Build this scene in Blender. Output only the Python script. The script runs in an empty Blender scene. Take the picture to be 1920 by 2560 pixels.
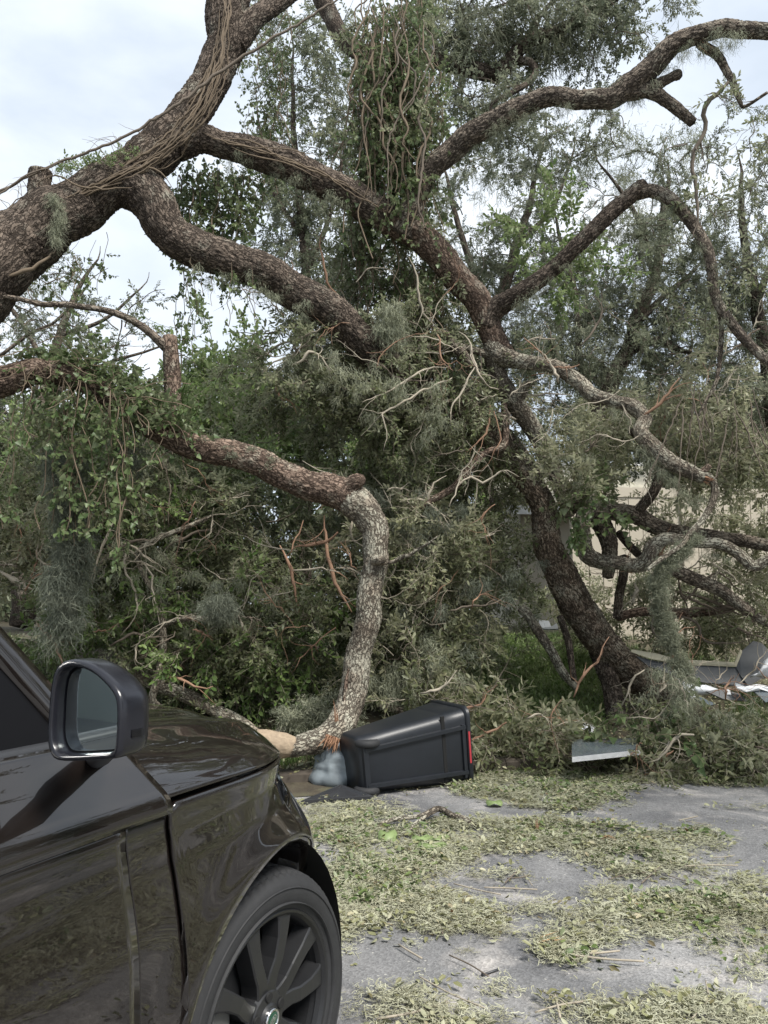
import bpy, math
import numpy as np
from mathutils import Vector, Matrix

R_ = math.radians
rng = np.random.default_rng(11)
sc = bpy.context.scene
COL = sc.collection

# ------------------------------------------------------------------ camera
CAM_H, CAM_F = 1.52, 1924.0
PITCH = math.atan(245 / 1924)
cam = bpy.data.cameras.new('camera')
cam.sensor_width = 36.0
cam.lens = CAM_F / 2560 * 36.0
cam.clip_start = 0.05
cam.clip_end = 2000
cam_o = bpy.data.objects.new('camera', cam)
COL.objects.link(cam_o)
cam_o.location = (0, 0, CAM_H)
cam_o.rotation_euler = (math.pi / 2 + PITCH, 0, 0)
sc.camera = cam_o

# ------------------------------------------------------------------ world
SUN_EL, SUN_AZ = R_(54), R_(140)     # azimuth from +Y, clockwise
w = bpy.data.worlds.new('World')
sc.world = w
w.use_nodes = True
nt = w.node_tree
nt.nodes.clear()
N = nt.nodes.new
L = nt.links.new
out = N('ShaderNodeOutputWorld')
sky = N('ShaderNodeTexSky')
sky.sky_type = 'NISHITA'
sky.sun_disc = False
sky.sun_elevation = SUN_EL
sky.sun_rotation = SUN_AZ
bg1 = N('ShaderNodeBackground')
bg1.inputs[1].default_value = 0.08
L(sky.outputs[0], bg1.inputs[0])
tc = N('ShaderNodeTexCoord')
mp = N('ShaderNodeMapping')
mp.inputs['Scale'].default_value = (1.0, 1.0, 2.2)
mp.inputs['Location'].default_value = (0.35, 0.1, 0.2)
L(tc.outputs['Generated'], mp.inputs[0])
n1 = N('ShaderNodeTexNoise')
n1.inputs['Scale'].default_value = 2.3
n1.inputs['Detail'].default_value = 7
n1.inputs['Roughness'].default_value = 0.52
n1.inputs['Distortion'].default_value = 0.25
L(mp.outputs[0], n1.inputs['Vector'])
cr = N('ShaderNodeValToRGB')
e = cr.color_ramp.elements
e[0].position = 0.34
e[0].color = (0.50, 0.575, 0.67, 1)
e[1].position = 0.66
e[1].color = (0.90, 0.94, 0.985, 1)
m_ = cr.color_ramp.elements.new(0.5)
m_.color = (0.70, 0.765, 0.845, 1)
L(n1.outputs['Fac'], cr.inputs[0])
bg2 = N('ShaderNodeBackground')
bg2.inputs[1].default_value = 0.68
L(cr.outputs[0], bg2.inputs[0])
mx = N('ShaderNodeMixShader')
mx.inputs[0].default_value = 0.9
L(bg1.outputs[0], mx.inputs[1])
L(bg2.outputs[0], mx.inputs[2])
L(mx.outputs[0], out.inputs[0])

# ------------------------------------------------------------------ sun
sl = bpy.data.lights.new('sun', 'SUN')
sl.energy = 2.9
sl.angle = R_(20)
sl.color = (1.0, 0.96, 0.9)
so = bpy.data.objects.new('sun', sl)
COL.objects.link(so)
sd = Vector((math.sin(SUN_AZ) * math.cos(SUN_EL), math.cos(SUN_AZ) * math.cos(SUN_EL), math.sin(SUN_EL)))
so.rotation_euler = sd.to_track_quat('Z', 'Y').to_euler()

vs = sc.view_settings
vs.view_transform = 'Standard'
vs.look = 'None'
vs.gamma = 1
vs.exposure = 1.02
vs.use_curve_mapping = False
sc.cycles.use_denoising = True
sc.cycles.max_bounces = 8
sc.cycles.transparent_max_bounces = 12


# ------------------------------------------------------------------ measuring helpers
def ray(u, v):
    x = (u - 960) / CAM_F
    y = (1280 - v) / CAM_F
    return np.array([x, math.cos(PITCH) - y * math.sin(PITCH), math.sin(PITCH) + y * math.cos(PITCH)])


CAMP = np.array([0, 0, CAM_H])


def P(u, v, D):
    r = ray(u, v)
    return CAMP + r * D / r[1]


def G(u, v, z=0.0):
    r = ray(u, v)
    return CAMP + r * ((z - CAM_H) / r[2])


def pxr(wpx, D):
    return wpx / CAM_F * D * 0.5 * 1.01


def project(X):
    d = X - CAMP
    dep = d[:, 1] * math.cos(PITCH) + d[:, 2] * math.sin(PITCH)
    yy = -d[:, 1] * math.sin(PITCH) + d[:, 2] * math.cos(PITCH)
    return 960 + CAM_F * d[:, 0] / dep, 1280 - CAM_F * yy / dep


def vnoise(p, seed=0):
    p = np.asarray(p, float)
    i = np.floor(p).astype(np.int64)
    f = p - i
    f = f * f * (3 - 2 * f)

    def h(ix, iy, iz):
        n = (ix * 374761393 + iy * 668265263 + iz * 2147483647 + seed * 974634777) & 0xffffffff
        n = ((n ^ (n >> 13)) * 1274126177) & 0xffffffff
        n = n ^ (n >> 16)
        return (n & 0xffff) / 65535.0
    r = 0
    for dx in (0, 1):
        for dy in (0, 1):
            for dz in (0, 1):
                wt = (f[..., 0] if dx else 1 - f[..., 0]) * (f[..., 1] if dy else 1 - f[..., 1]) * (f[..., 2] if dz else 1 - f[..., 2])
                r = r + wt * h(i[..., 0] + dx, i[..., 1] + dy, i[..., 2] + dz)
    return r


def fbm(p, seed=0, octv=3):
    a, s, t = 0.5, 0, 0
    for k in range(octv):
        s = s + a * vnoise(np.asarray(p) * 2 ** k, seed + k)
        t += a
        a *= 0.5
    return s / t


# ------------------------------------------------------------------ materials
def mat_new(name):
    m = bpy.data.materials.new(name)
    m.use_nodes = True
    nt = m.node_tree
    b = nt.nodes['Principled BSDF']
    return m, nt, b


def simple(name, col, rough=0.6, metal=0.0, coat=0.0, spec=None, noise=0.0, nscale=20, bump=0.0):
    m, nt, b = mat_new(name)
    b.inputs['Base Color'].default_value = (*col, 1)
    b.inputs['Roughness'].default_value = rough
    b.inputs['Metallic'].default_value = metal
    b.inputs['Coat Weight'].default_value = coat
    b.inputs['Coat Roughness'].default_value = 0.02
    if spec is not None:
        b.inputs['Specular IOR Level'].default_value = spec
    if noise or bump:
        t = nt.nodes.new('ShaderNodeTexCoord')
        n = nt.nodes.new('ShaderNodeTexNoise')
        n.inputs['Scale'].default_value = nscale
        n.inputs['Detail'].default_value = 6
        nt.links.new(t.outputs['Object'], n.inputs['Vector'])
        if noise:
            r = nt.nodes.new('ShaderNodeMix')
            r.data_type = 'RGBA'
            r.inputs[6].default_value = (*[c * (1 - noise) for c in col], 1)
            r.inputs[7].default_value = (*[min(1, c * (1 + noise)) for c in col], 1)
            nt.links.new(n.outputs['Fac'], r.inputs[0])
            nt.links.new(r.outputs[2], b.inputs['Base Color'])
        if bump:
            bp = nt.nodes.new('ShaderNodeBump')
            bp.inputs['Strength'].default_value = bump
            bp.inputs['Distance'].default_value = 0.01
            nt.links.new(n.outputs['Fac'], bp.inputs['Height'])
            nt.links.new(bp.outputs[0], b.inputs['Normal'])
    return m


def ramp(nt, src, stops):
    r = nt.nodes.new('ShaderNodeValToRGB')
    el = r.color_ramp.elements
    while len(el) > 2:
        el.remove(el[-1])
    for k, (p, c) in enumerate(stops):
        q = el[k] if k < 2 else el.new(p)
        q.position = p
        q.color = (*c, 1)
    nt.links.new(src, r.inputs[0])
    return r


def bark(name, dark, light, lichen, lich_amt, cells=(38, 38, 12)):
    m, nt, b = mat_new(name)
    n, l = nt.nodes.new, nt.links.new
    at = n('ShaderNodeAttribute')
    at.attribute_name = 'ridge'
    bk = n('ShaderNodeAttribute')
    bk.attribute_name = 'bk'
    tc = n('ShaderNodeTexCoord')

    def noise(sc_, d=6, ro=.6, src=None):
        q = n('ShaderNodeTexNoise')
        q.inputs['Scale'].default_value = sc_
        q.inputs['Detail'].default_value = d
        q.inputs['Roughness'].default_value = ro
        l(src or tc.outputs['Object'], q.inputs['Vector'])
        return q

    def math_(op, a, b_, c=None):
        q = n('ShaderNodeMath')
        q.operation = op
        for k, x in enumerate((a, b_, c)):
            if x is None:
                continue
            if isinstance(x, (int, float)):
                q.inputs[k].default_value = x
            else:
                l(x, q.inputs[k])
        return q.outputs[0]
    warp = noise(22, 3, .6)
    wv = n('ShaderNodeVectorMath')
    wv.operation = 'MULTIPLY_ADD'
    l(warp.outputs['Color'], wv.inputs[0])
    wv.inputs[1].default_value = (.06, .06, .11)
    l(bk.outputs['Vector'], wv.inputs[2])
    mpp = n('ShaderNodeMapping')
    mpp.inputs['Scale'].default_value = cells
    l(wv.outputs[0], mpp.inputs[0])
    vo = n('ShaderNodeTexVoronoi')
    vo.feature = 'DISTANCE_TO_EDGE'
    vo.inputs['Scale'].default_value = 1.0
    l(mpp.outputs[0], vo.inputs['Vector'])
    vc = n('ShaderNodeTexVoronoi')
    vc.inputs['Scale'].default_value = 1.0
    l(mpp.outputs[0], vc.inputs['Vector'])
    sv = n('ShaderNodeSeparateColor')
    l(vc.outputs['Color'], sv.inputs[0])
    mr = n('ShaderNodeMapRange')
    mr.interpolation_type = 'SMOOTHSTEP'
    l(vo.outputs['Distance'], mr.inputs[0])
    mr.inputs[1].default_value = 0.0
    wid = noise(5.5, 3, .5)
    l(math_('MULTIPLY_ADD', wid.outputs['Fac'], .62, -.13), mr.inputs[2])
    fine = noise(70, 5, .7)
    med = noise(14, 6, .65)
    # plate brightness: per-plate tone, fine grain, geometric furrows
    t = math_('MULTIPLY', mr.outputs[0], math_('MULTIPLY_ADD', sv.outputs[0], .55, .5))
    t = math_('MULTIPLY', t, math_('MULTIPLY_ADD', at.outputs['Fac'], .75, .45))
    t = math_('MULTIPLY_ADD', math_('SUBTRACT', fine.outputs['Fac'], .5), .9, t)
    t = math_('MULTIPLY_ADD', math_('SUBTRACT', med.outputs['Fac'], .5), 1.0, t)
    r = ramp(nt, t, [(0.08, dark), (0.85, light)])
    n2 = noise(4.2, 10, .74)
    r2 = ramp(nt, n2.outputs['Fac'], [(0.62 - 0.24 * lich_amt, (0, 0, 0)), (0.72 - 0.2 * lich_amt, (1, 1, 1))])
    mu = math_('MULTIPLY', r2.outputs[0], math_('MULTIPLY', mr.outputs[0], math_('MULTIPLY_ADD', fine.outputs['Fac'], 1.2, .1)))
    mx = n('ShaderNodeMix')
    mx.data_type = 'RGBA'
    l(mu, mx.inputs[0])
    l(r.outputs[0], mx.inputs[6])
    mx.inputs[7].default_value = (*lichen, 1)
    n3 = noise(1.7, 4, .5)
    hs = n('ShaderNodeHueSaturation')
    m2 = n('ShaderNodeMapRange')
    l(n3.outputs['Fac'], m2.inputs[0])
    m2.inputs[3].default_value = 0.55
    m2.inputs[4].default_value = 1.4
    l(m2.outputs[0], hs.inputs['Value'])
    l(mx.outputs[2], hs.inputs['Color'])
    l(hs.outputs[0], b.inputs['Base Color'])
    b.inputs['Roughness'].default_value = 0.92
    b.inputs['Specular IOR Level'].default_value = 0.2
    h = math_('MULTIPLY_ADD', fine.outputs['Fac'], .45, mr.outputs[0])
    bp = n('ShaderNodeBump')
    bp.inputs['Strength'].default_value = 1.0
    bp.inputs['Distance'].default_value = 0.014
    l(h, bp.inputs['Height'])
    l(bp.outputs[0], b.inputs['Normal'])
    return m


def leafmat(name, stops, under, rough=0.45, trans=0.28, spec=0.38):
    m, nt, b = mat_new(name)
    n, l = nt.nodes.new, nt.links.new
    oi = n('ShaderNodeObjectInfo')
    at = n('ShaderNodeAttribute')
    at.attribute_name = 'lv'
    a = n('ShaderNodeMath')
    a.operation = 'MULTIPLY_ADD'
    l(oi.outputs['Random'], a.inputs[0])
    a.inputs[1].default_value = 0.55
    mu = n('ShaderNodeMath')
    mu.operation = 'MULTIPLY'
    l(at.outputs['Fac'], mu.inputs[0])
    mu.inputs[1].default_value = 0.45
    l(mu.outputs[0], a.inputs[2])
    if name.startswith('oak_leaves'):
        stops = [(0.0, (0.17, 0.115, 0.07)), (0.10, stops[0][1])] + stops[1:]
    r = ramp(nt, a.outputs[0], stops)
    mx = n('ShaderNodeMix')
    mx.data_type = 'RGBA'
    ge = n('ShaderNodeNewGeometry')
    f = n('ShaderNodeMath')
    f.operation = 'MULTIPLY'
    l(ge.outputs['Backfacing'], f.inputs[0])
    f.inputs[1].default_value = 0.88
    l(f.outputs[0], mx.inputs[0])
    l(r.outputs[0], mx.inputs[6])
    mx.inputs[7].default_value = (*under, 1)
    l(mx.outputs[2], b.inputs['Base Color'])
    b.inputs['Roughness'].default_value = rough
    b.inputs['Specular IOR Level'].default_value = spec
    tr = n('ShaderNodeBsdfTranslucent')
    l(mx.outputs[2], tr.inputs[0])
    ms = n('ShaderNodeMixShader')
    ms.inputs[0].default_value = trans
    l(b.outputs[0], ms.inputs[1])
    l(tr.outputs[0], ms.inputs[2])
    l(ms.outputs[0], nt.nodes['Material Output'].inputs[0])
    return m


M = {}
M['bark_dark'] = bark('bark_dark', (0.050, 0.039, 0.031), (0.185, 0.148, 0.118), (0.30, 0.29, 0.235), 0.35)
M['bark_brown'] = bark('bark_brown', (0.070, 0.056, 0.045), (0.255, 0.212, 0.168), (0.34, 0.33, 0.265), 0.45)
M['bark_red'] = bark('bark_red', (0.072, 0.050, 0.038), (0.255, 0.187, 0.144), (0.36, 0.335, 0.265), 0.4)
M['bark_grey'] = bark('bark_grey', (0.10, 0.082, 0.064), (0.32, 0.275, 0.215), (0.45, 0.44, 0.355), 0.75)
M['bark_lean'] = bark('bark_lean', (0.095, 0.072, 0.055), (0.33, 0.262, 0.20), (0.42, 0.40, 0.32), 0.55)
M['twig_grey'] = simple('twig_grey', (0.34, 0.30, 0.235), 0.9, noise=0.35, nscale=9, bump=0.3)
M['twig_dark'] = simple('twig_dark', (0.13, 0.105, 0.08), 0.9, noise=0.35, nscale=9)
M['twig_red'] = simple('twig_red', (0.26, 0.155, 0.10), 0.85, noise=0.3, nscale=9)
M['vine'] = simple('vine', (0.155, 0.118, 0.08), 0.9, noise=0.4, nscale=6)
M['torn_wood'] = simple('torn_wood', (0.33, 0.185, 0.11), 0.85, noise=0.45, nscale=30, bump=0.6)
M['pale_wood'] = simple('pale_wood', (0.30, 0.232, 0.16), 0.85, noise=0.45, nscale=25, bump=0.8)
M['oak'] = leafmat('oak_leaves', [(0.0, (0.063, 0.080, 0.037)), (0.45, (0.116, 0.141, 0.060)), (0.8, (0.182, 0.207, 0.094)), (1.0, (0.296, 0.296, 0.169))], (0.353, 0.370, 0.246), trans=0.42)
M['oak_pale'] = leafmat('oak_leaves_pale', [(0.0, (0.084, 0.099, 0.049)), (0.5, (0.168, 0.181, 0.095)), (1.0, (0.336, 0.331, 0.194))], (0.410, 0.415, 0.279), trans=0.42)
M['oak_far'] = leafmat('oak_leaves_far', [(0.0, (0.068, 0.090, 0.050)), (0.5, (0.120, 0.145, 0.084)), (1.0, (0.20, 0.215, 0.13))], (0.25, 0.27, 0.19), trans=0.42)
M['green'] = leafmat('bright_leaves', [(0.0, (0.067, 0.121, 0.032)), (0.5, (0.134, 0.204, 0.060)), (1.0, (0.280, 0.358, 0.126))], (0.224, 0.280, 0.131), trans=0.42)
M['ivy'] = leafmat('ivy_leaves', [(0.0, (0.051, 0.088, 0.032)), (0.5, (0.099, 0.149, 0.053)), (1.0, (0.193, 0.242, 0.099))], (0.187, 0.220, 0.119), trans=0.35)
M['moss'] = leafmat('moss', [(0.0, (0.231, 0.248, 0.176)), (0.5, (0.352, 0.369, 0.264)), (1.0, (0.495, 0.501, 0.363))], (0.242, 0.259, 0.193), rough=0.95, trans=0.3, spec=0.05)
M['moss_dark'] = leafmat('moss_dark', [(0.0, (0.143, 0.163, 0.124)), (0.5, (0.215, 0.234, 0.182)), (1.0, (0.312, 0.325, 0.247))], (0.169, 0.189, 0.150), rough=0.95, trans=0.3, spec=0.05)
M['litter'] = leafmat('litter_leaves', [(0.0, (0.13, 0.10, 0.055)), (0.25, (0.17, 0.165, 0.075)), (0.5, (0.26, 0.265, 0.135)), (0.75, (0.42, 0.41, 0.27)), (1.0, (0.25, 0.14, 0.07))], (0.33, 0.335, 0.22), trans=0.15)
M['litter_green'] = leafmat('litter_green', [(0.0, (0.045, 0.085, 0.025)), (0.5, (0.10, 0.145, 0.04)), (1.0, (0.22, 0.26, 0.09))], (0.22, 0.25, 0.14), trans=0.2)
M['litter_moss'] = leafmat('litter_moss', [(0.0, (0.225, 0.21, 0.14)), (0.5, (0.37, 0.366, 0.262)), (1.0, (0.56, 0.56, 0.425))], (0.40, 0.40, 0.27), rough=0.95, trans=0.2, spec=0.05)
M['grass'] = leafmat('grass', [(0.0, (0.035, 0.07, 0.016)), (0.5, (0.06, 0.11, 0.025)), (1.0, (0.12, 0.16, 0.05))], (0.07, 0.11, 0.03), trans=0.3)


def asphalt():
    m, nt, b = mat_new('asphalt')
    n, l = nt.nodes.new, nt.links.new
    tc = n('ShaderNodeTexCoord')

    def noise(s, d=6, ro=0.55, dist=0.0):
        q = n('ShaderNodeTexNoise')
        q.inputs['Scale'].default_value = s
        q.inputs['Detail'].default_value = d
        q.inputs['Roughness'].default_value = ro
        q.inputs['Distortion'].default_value = dist
        l(tc.outputs['Object'], q.inputs['Vector'])
        return q
    big = noise(0.9, 8, 0.6, 0.8)
    r1 = ramp(nt, big.outputs['Fac'], [(0.33, (0.105, 0.105, 0.11)), (0.50, (0.180, 0.179, 0.179)), (0.66, (0.265, 0.261, 0.257))])
    # pale dried silt
    silt = noise(1.6, 9, 0.62, 1.6)
    r2 = ramp(nt, silt.outputs['Fac'], [(0.5, (0, 0, 0)), (0.68, (0.85, 0.85, 0.85))])
    mx = n('ShaderNodeMix')
    mx.data_type = 'RGBA'
    l(r2.outputs[0], mx.inputs[0])
    l(r1.outputs[0], mx.inputs[6])
    mx.inputs[7].default_value = (0.42, 0.395, 0.37, 1)
    # aggregate
    vo = n('ShaderNodeTexVoronoi')
    vo.inputs['Scale'].default_value = 95
    l(tc.outputs['Object'], vo.inputs['Vector'])
    fine = noise(60, 4, 0.7)
    r3 = ramp(nt, vo.outputs['Color'], [(0.15, (0.72, 0.72, 0.72)), (0.8, (1.22, 1.22, 1.22))])
    mm = n('ShaderNodeMix')
    mm.data_type = 'RGBA'
    mm.blend_type = 'MULTIPLY'
    mm.inputs[0].default_value = 0.8
    l(mx.outputs[2], mm.inputs[6])
    l(r3.outputs[0], mm.inputs[7])
    # scattered pale grit
    vo2 = n('ShaderNodeTexVoronoi')
    vo2.inputs['Scale'].default_value = 16
    l(tc.outputs['Object'], vo2.inputs['Vector'])
    r4 = ramp(nt, vo2.outputs['Distance'], [(0.07, (0.55, 0.55, 0.55)), (0.10, (0, 0, 0))])
    m3 = n('ShaderNodeMix')
    m3.data_type = 'RGBA'
    l(r4.outputs[0], m3.inputs[0])
    l(mm.outputs[2], m3.inputs[6])
    m3.inputs[7].default_value = (0.55, 0.53, 0.48, 1)
    l(m3.outputs[2], b.inputs['Base Color'])
    b.inputs['Roughness'].default_value = 0.88
    b.inputs['Specular IOR Level'].default_value = 0.3
    a = n('ShaderNodeMath')
    a.operation = 'ADD'
    l(vo.outputs['Distance'], a.inputs[0])
    l(fine.outputs['Fac'], a.inputs[1])
    bp = n('ShaderNodeBump')
    bp.inputs['Strength'].default_value = 0.55
    bp.inputs['Distance'].default_value = 0.006
    l(a.outputs[0], bp.inputs['Height'])
    l(bp.outputs[0], b.inputs['Normal'])
    return m


M['asphalt'] = asphalt()


def soilmat():
    m, nt, b = mat_new('bank_soil')
    n, l = nt.nodes.new, nt.links.new
    tc = n('ShaderNodeTexCoord')
    q = n('ShaderNodeTexNoise')
    q.inputs['Scale'].default_value = 3.0
    q.inputs['Detail'].default_value = 10
    q.inputs['Roughness'].default_value = 0.7
    l(tc.outputs['Object'], q.inputs['Vector'])
    r = ramp(nt, q.outputs['Fac'], [(0.3, (0.035, 0.026, 0.018)), (0.5, (0.075, 0.062, 0.04)), (0.7, (0.11, 0.11, 0.06))])
    l(r.outputs[0], b.inputs['Base Color'])
    b.inputs['Roughness'].default_value = 0.95
    bp = n('ShaderNodeBump')
    bp.inputs['Strength'].default_value = 1.0
    bp.inputs['Distance'].default_value = 0.05
    l(q.outputs['Fac'], bp.inputs['Height'])
    l(bp.outputs[0], b.inputs['Normal'])
    return m


M['soil'] = soilmat()
M['kerb'] = simple('kerb_stone', (0.085, 0.07, 0.055), 0.9, noise=0.5, nscale=8, bump=0.5)
M['fence'] = simple('fence_vinyl', (0.45, 0.405, 0.325), 0.55, noise=0.06, nscale=3)
M['house'] = simple('house_render', (0.50, 0.46, 0.38), 0.85, noise=0.12, nscale=6)
M['roof'] = simple('roof_shingle', (0.40, 0.38, 0.31), 0.9, noise=0.4, nscale=14, bump=0.6)
M['glass_dark'] = simple('dark_window', (.03, .04, .045), .1)
M['white'] = simple('white_paint', (0.78, 0.79, 0.80), 0.35, noise=0.06, nscale=5)


# ------------------------------------------------------------------ object helpers
def tag(o, label=None, cat=None, group=None, kind=None):
    if label:
        o['label'] = label
    if cat:
        o['category'] = cat
    if group:
        o['group'] = group
    if kind:
        o['kind'] = kind
    return o


def empty(name, loc=(0, 0, 0), label=None, cat=None, group=None, rot=(0, 0, 0)):
    o = bpy.data.objects.new(name, None)
    o.empty_display_size = 0.2
    COL.objects.link(o)
    o.location = loc
    o.rotation_euler = rot
    return tag(o, label, cat, group)


def mesh_obj(name, verts, faces, m, parent=None, smooth=True, uvs=None, attrs=None, kind=None, link=True, mi=None):
    me = bpy.data.meshes.new(name)
    verts = np.asarray(verts, float)
    me.from_pydata(verts.tolist(), [], [list(map(int, f)) for f in faces] if not isinstance(faces, np.ndarray) else faces.tolist())
    for k in (m if isinstance(m, (list, tuple)) else [m]):
        me.materials.append(k)
    if mi is not None:
        me.polygons.foreach_set('material_index', np.asarray(mi, np.int32))
    if smooth:
        me.polygons.foreach_set('use_smooth', np.ones(len(me.polygons), bool))
    if uvs is not None:
        a = me.attributes.new('bk', 'FLOAT_VECTOR', 'POINT')
        a.data.foreach_set('vector', np.asarray(uvs, np.float32).ravel())
    for an, av in (attrs or {}).items():
        a = me.attributes.new(an, 'FLOAT', 'POINT')
        a.data.foreach_set('value', np.asarray(av, np.float32))
    me.update()
    o = bpy.data.objects.new(name, me)
    if link:
        COL.objects.link(o)
    if parent is not None:
        o.parent = parent
        # geometry is authored in world space for things standing at their base
        o.matrix_parent_inverse = Matrix.Identity(4)
        if parent.type == 'EMPTY' and not parent.get('local_parts'):
            o.location = -(parent.matrix_basis.to_translation())
    if kind:
        o['kind'] = kind
    return o


class MB:
    """collects pieces that become ONE mesh object"""

    def __init__(self):
        self.v, self.f, self.n, self.u, self.r = [], [], 0, [], []

    def add(self, v, f, uv=None, ridge=None):
        v = np.asarray(v, float)
        self.v.append(v)
        self.f += [[int(i) + self.n for i in q] for q in f]
        self.u.append(np.zeros((len(v), 3)) if uv is None else uv)
        self.r.append(np.full(len(v), 0.5) if ridge is None else ridge)
        self.n += len(v)

    def box(self, x0, x1, y0, y1, z0, z1, mtx=None):
        v = np.array([[x, y, z] for z in (z0, z1) for y in (y0, y1) for x in (x0, x1)], float)
        if mtx is not None:
            v = v @ np.array(mtx.to_3x3()).T + np.array(mtx.to_translation())
        self.add(v, [(0, 2, 3, 1), (4, 5, 7, 6), (0, 1, 5, 4), (2, 6, 7, 3), (0, 4, 6, 2), (1, 3, 7, 5)])

    def build(self, name, m, parent=None, smooth=False, kind=None, attrs=True):
        return mesh_obj(name, np.concatenate(self.v), self.f, m, parent, smooth, np.concatenate(self.u), {'ridge': np.concatenate(self.r)} if attrs else None, kind)


def catmull(pts, step):
    pts = np.asarray(pts, float)
    p = np.vstack([2 * pts[0] - pts[1], pts, 2 * pts[-1] - pts[-2]])
    o = []
    for i in range(1, len(p) - 2):
        L_ = np.linalg.norm(p[i + 1, :3] - p[i, :3])
        n = max(2, int(L_ / step))
        t = np.linspace(0, 1, n, endpoint=False)[:, None]
        a, b, c, d = p[i - 1], p[i], p[i + 1], p[i + 2]
        o.append(0.5 * ((2 * b) + (-a + c) * t + (2 * a - 5 * b + 4 * c - d) * t * t + (-a + 3 * b - 3 * c + d) * t ** 3))
    o.append(p[-2][None])
    return np.vstack(o)


def tube(path, rad, sides=8, rough=0.0, cap=True, seed=0, lump=0.06):
    """swept tube with optional bark relief; returns verts, faces, uvs, ridge"""
    path = np.asarray(path, float)
    n = len(path)
    rad = np.maximum(np.asarray(rad, float), 0.0006)
    T = np.gradient(path, axis=0)
    T /= np.linalg.norm(T, axis=1)[:, None] + 1e-9
    ref = np.array([0, 0, 1.0]) if abs(T[0, 2]) < 0.9 else np.array([1.0, 0, 0])
    Nn = np.empty_like(T)
    v = np.cross(T[0], ref)
    v /= np.linalg.norm(v)
    for i in range(n):
        v = v - T[i] * (v @ T[i])
        v /= np.linalg.norm(v) + 1e-9
        Nn[i] = v
    Bn = np.cross(T, Nn)
    th = np.linspace(0, 2 * np.pi, sides, endpoint=False)
    s = np.concatenate([[0], np.cumsum(np.linalg.norm(np.diff(path, axis=0), axis=1))])
    ring = np.cos(th)[None, :, None] * Nn[:, None, :] + np.sin(th)[None, :, None] * Bn[:, None, :]
    rr = np.repeat(rad[:, None], sides, 1)
    ridge = np.full((n, sides), 0.5)
    if rough > 0:
        rm = np.median(rad)
        cx = np.cos(th)[None, :] * rad[:, None]
        cy = np.sin(th)[None, :] * rad[:, None]
        ss = np.repeat(s[:, None], sides, 1)
        big = fbm(np.stack([cx / (rm * 2.2), cy / (rm * 2.2), ss / (rm * 2.6)], -1), seed + 5, 3) - 0.5
        k = max(0.019, 6.28 * rm / sides * 1.25)
        wob = 1.6 * (fbm(np.stack([cx / .07, cy / .07, ss / .12], -1), seed + 31, 2) - .5)
        a = np.abs(fbm(np.stack([cx / k + wob, cy / k + wob, ss / (k * 2.4)], -1), seed + 9, 2) - 0.5) * 2
        bq = np.abs(vnoise(np.stack([cx / (k * 2.4), cy / (k * 2.4), ss / (k * 1.3) + wob], -1), seed + 19) - 0.5) * 2
        ridge = np.clip(np.minimum(a * 2.6, 0.35 + bq * 1.8), 0, 1)
        amp = np.minimum(0.016, rad * 0.11)[:, None] * rough
        rr = rr * (1 + lump * 3.2 * big) + amp * (ridge - 0.6)
    V = path[:, None, :] + ring * rr[:, :, None]
    V = V.reshape(-1, 3)
    i = np.arange(n - 1)[:, None] * sides
    j = np.arange(sides)[None, :]
    jn = (j + 1) % sides
    F = np.stack([i + j, i + jn, i + sides + jn, i + sides + j], -1).reshape(-1, 4)
    U = np.stack([np.cos(th)[None] * rad[:, None], np.sin(th)[None] * rad[:, None], np.repeat(s[:, None], sides, 1) + seed * 1.7], -1).reshape(-1, 3)
    Rg = ridge.reshape(-1)
    F = F.tolist()
    if cap:
        for end, idx in ((0, 0), (1, n - 1)):
            c = path[idx] + (T[idx] * rad[idx] * 0.35 * (1 if end else -1))
            V = np.vstack([V, c])
            U = np.vstack([U, [[0, 0, s[idx]]]])
            Rg = np.append(Rg, 0.4)
            ci = len(V) - 1
            b0 = idx * sides
            for q in range(sides):
                a_, b_ = b0 + q, b0 + (q + 1) % sides
                F.append([a_, b_, ci] if end else [b_, a_, ci])
    return V, F, U, Rg


SEED = [0]


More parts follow.
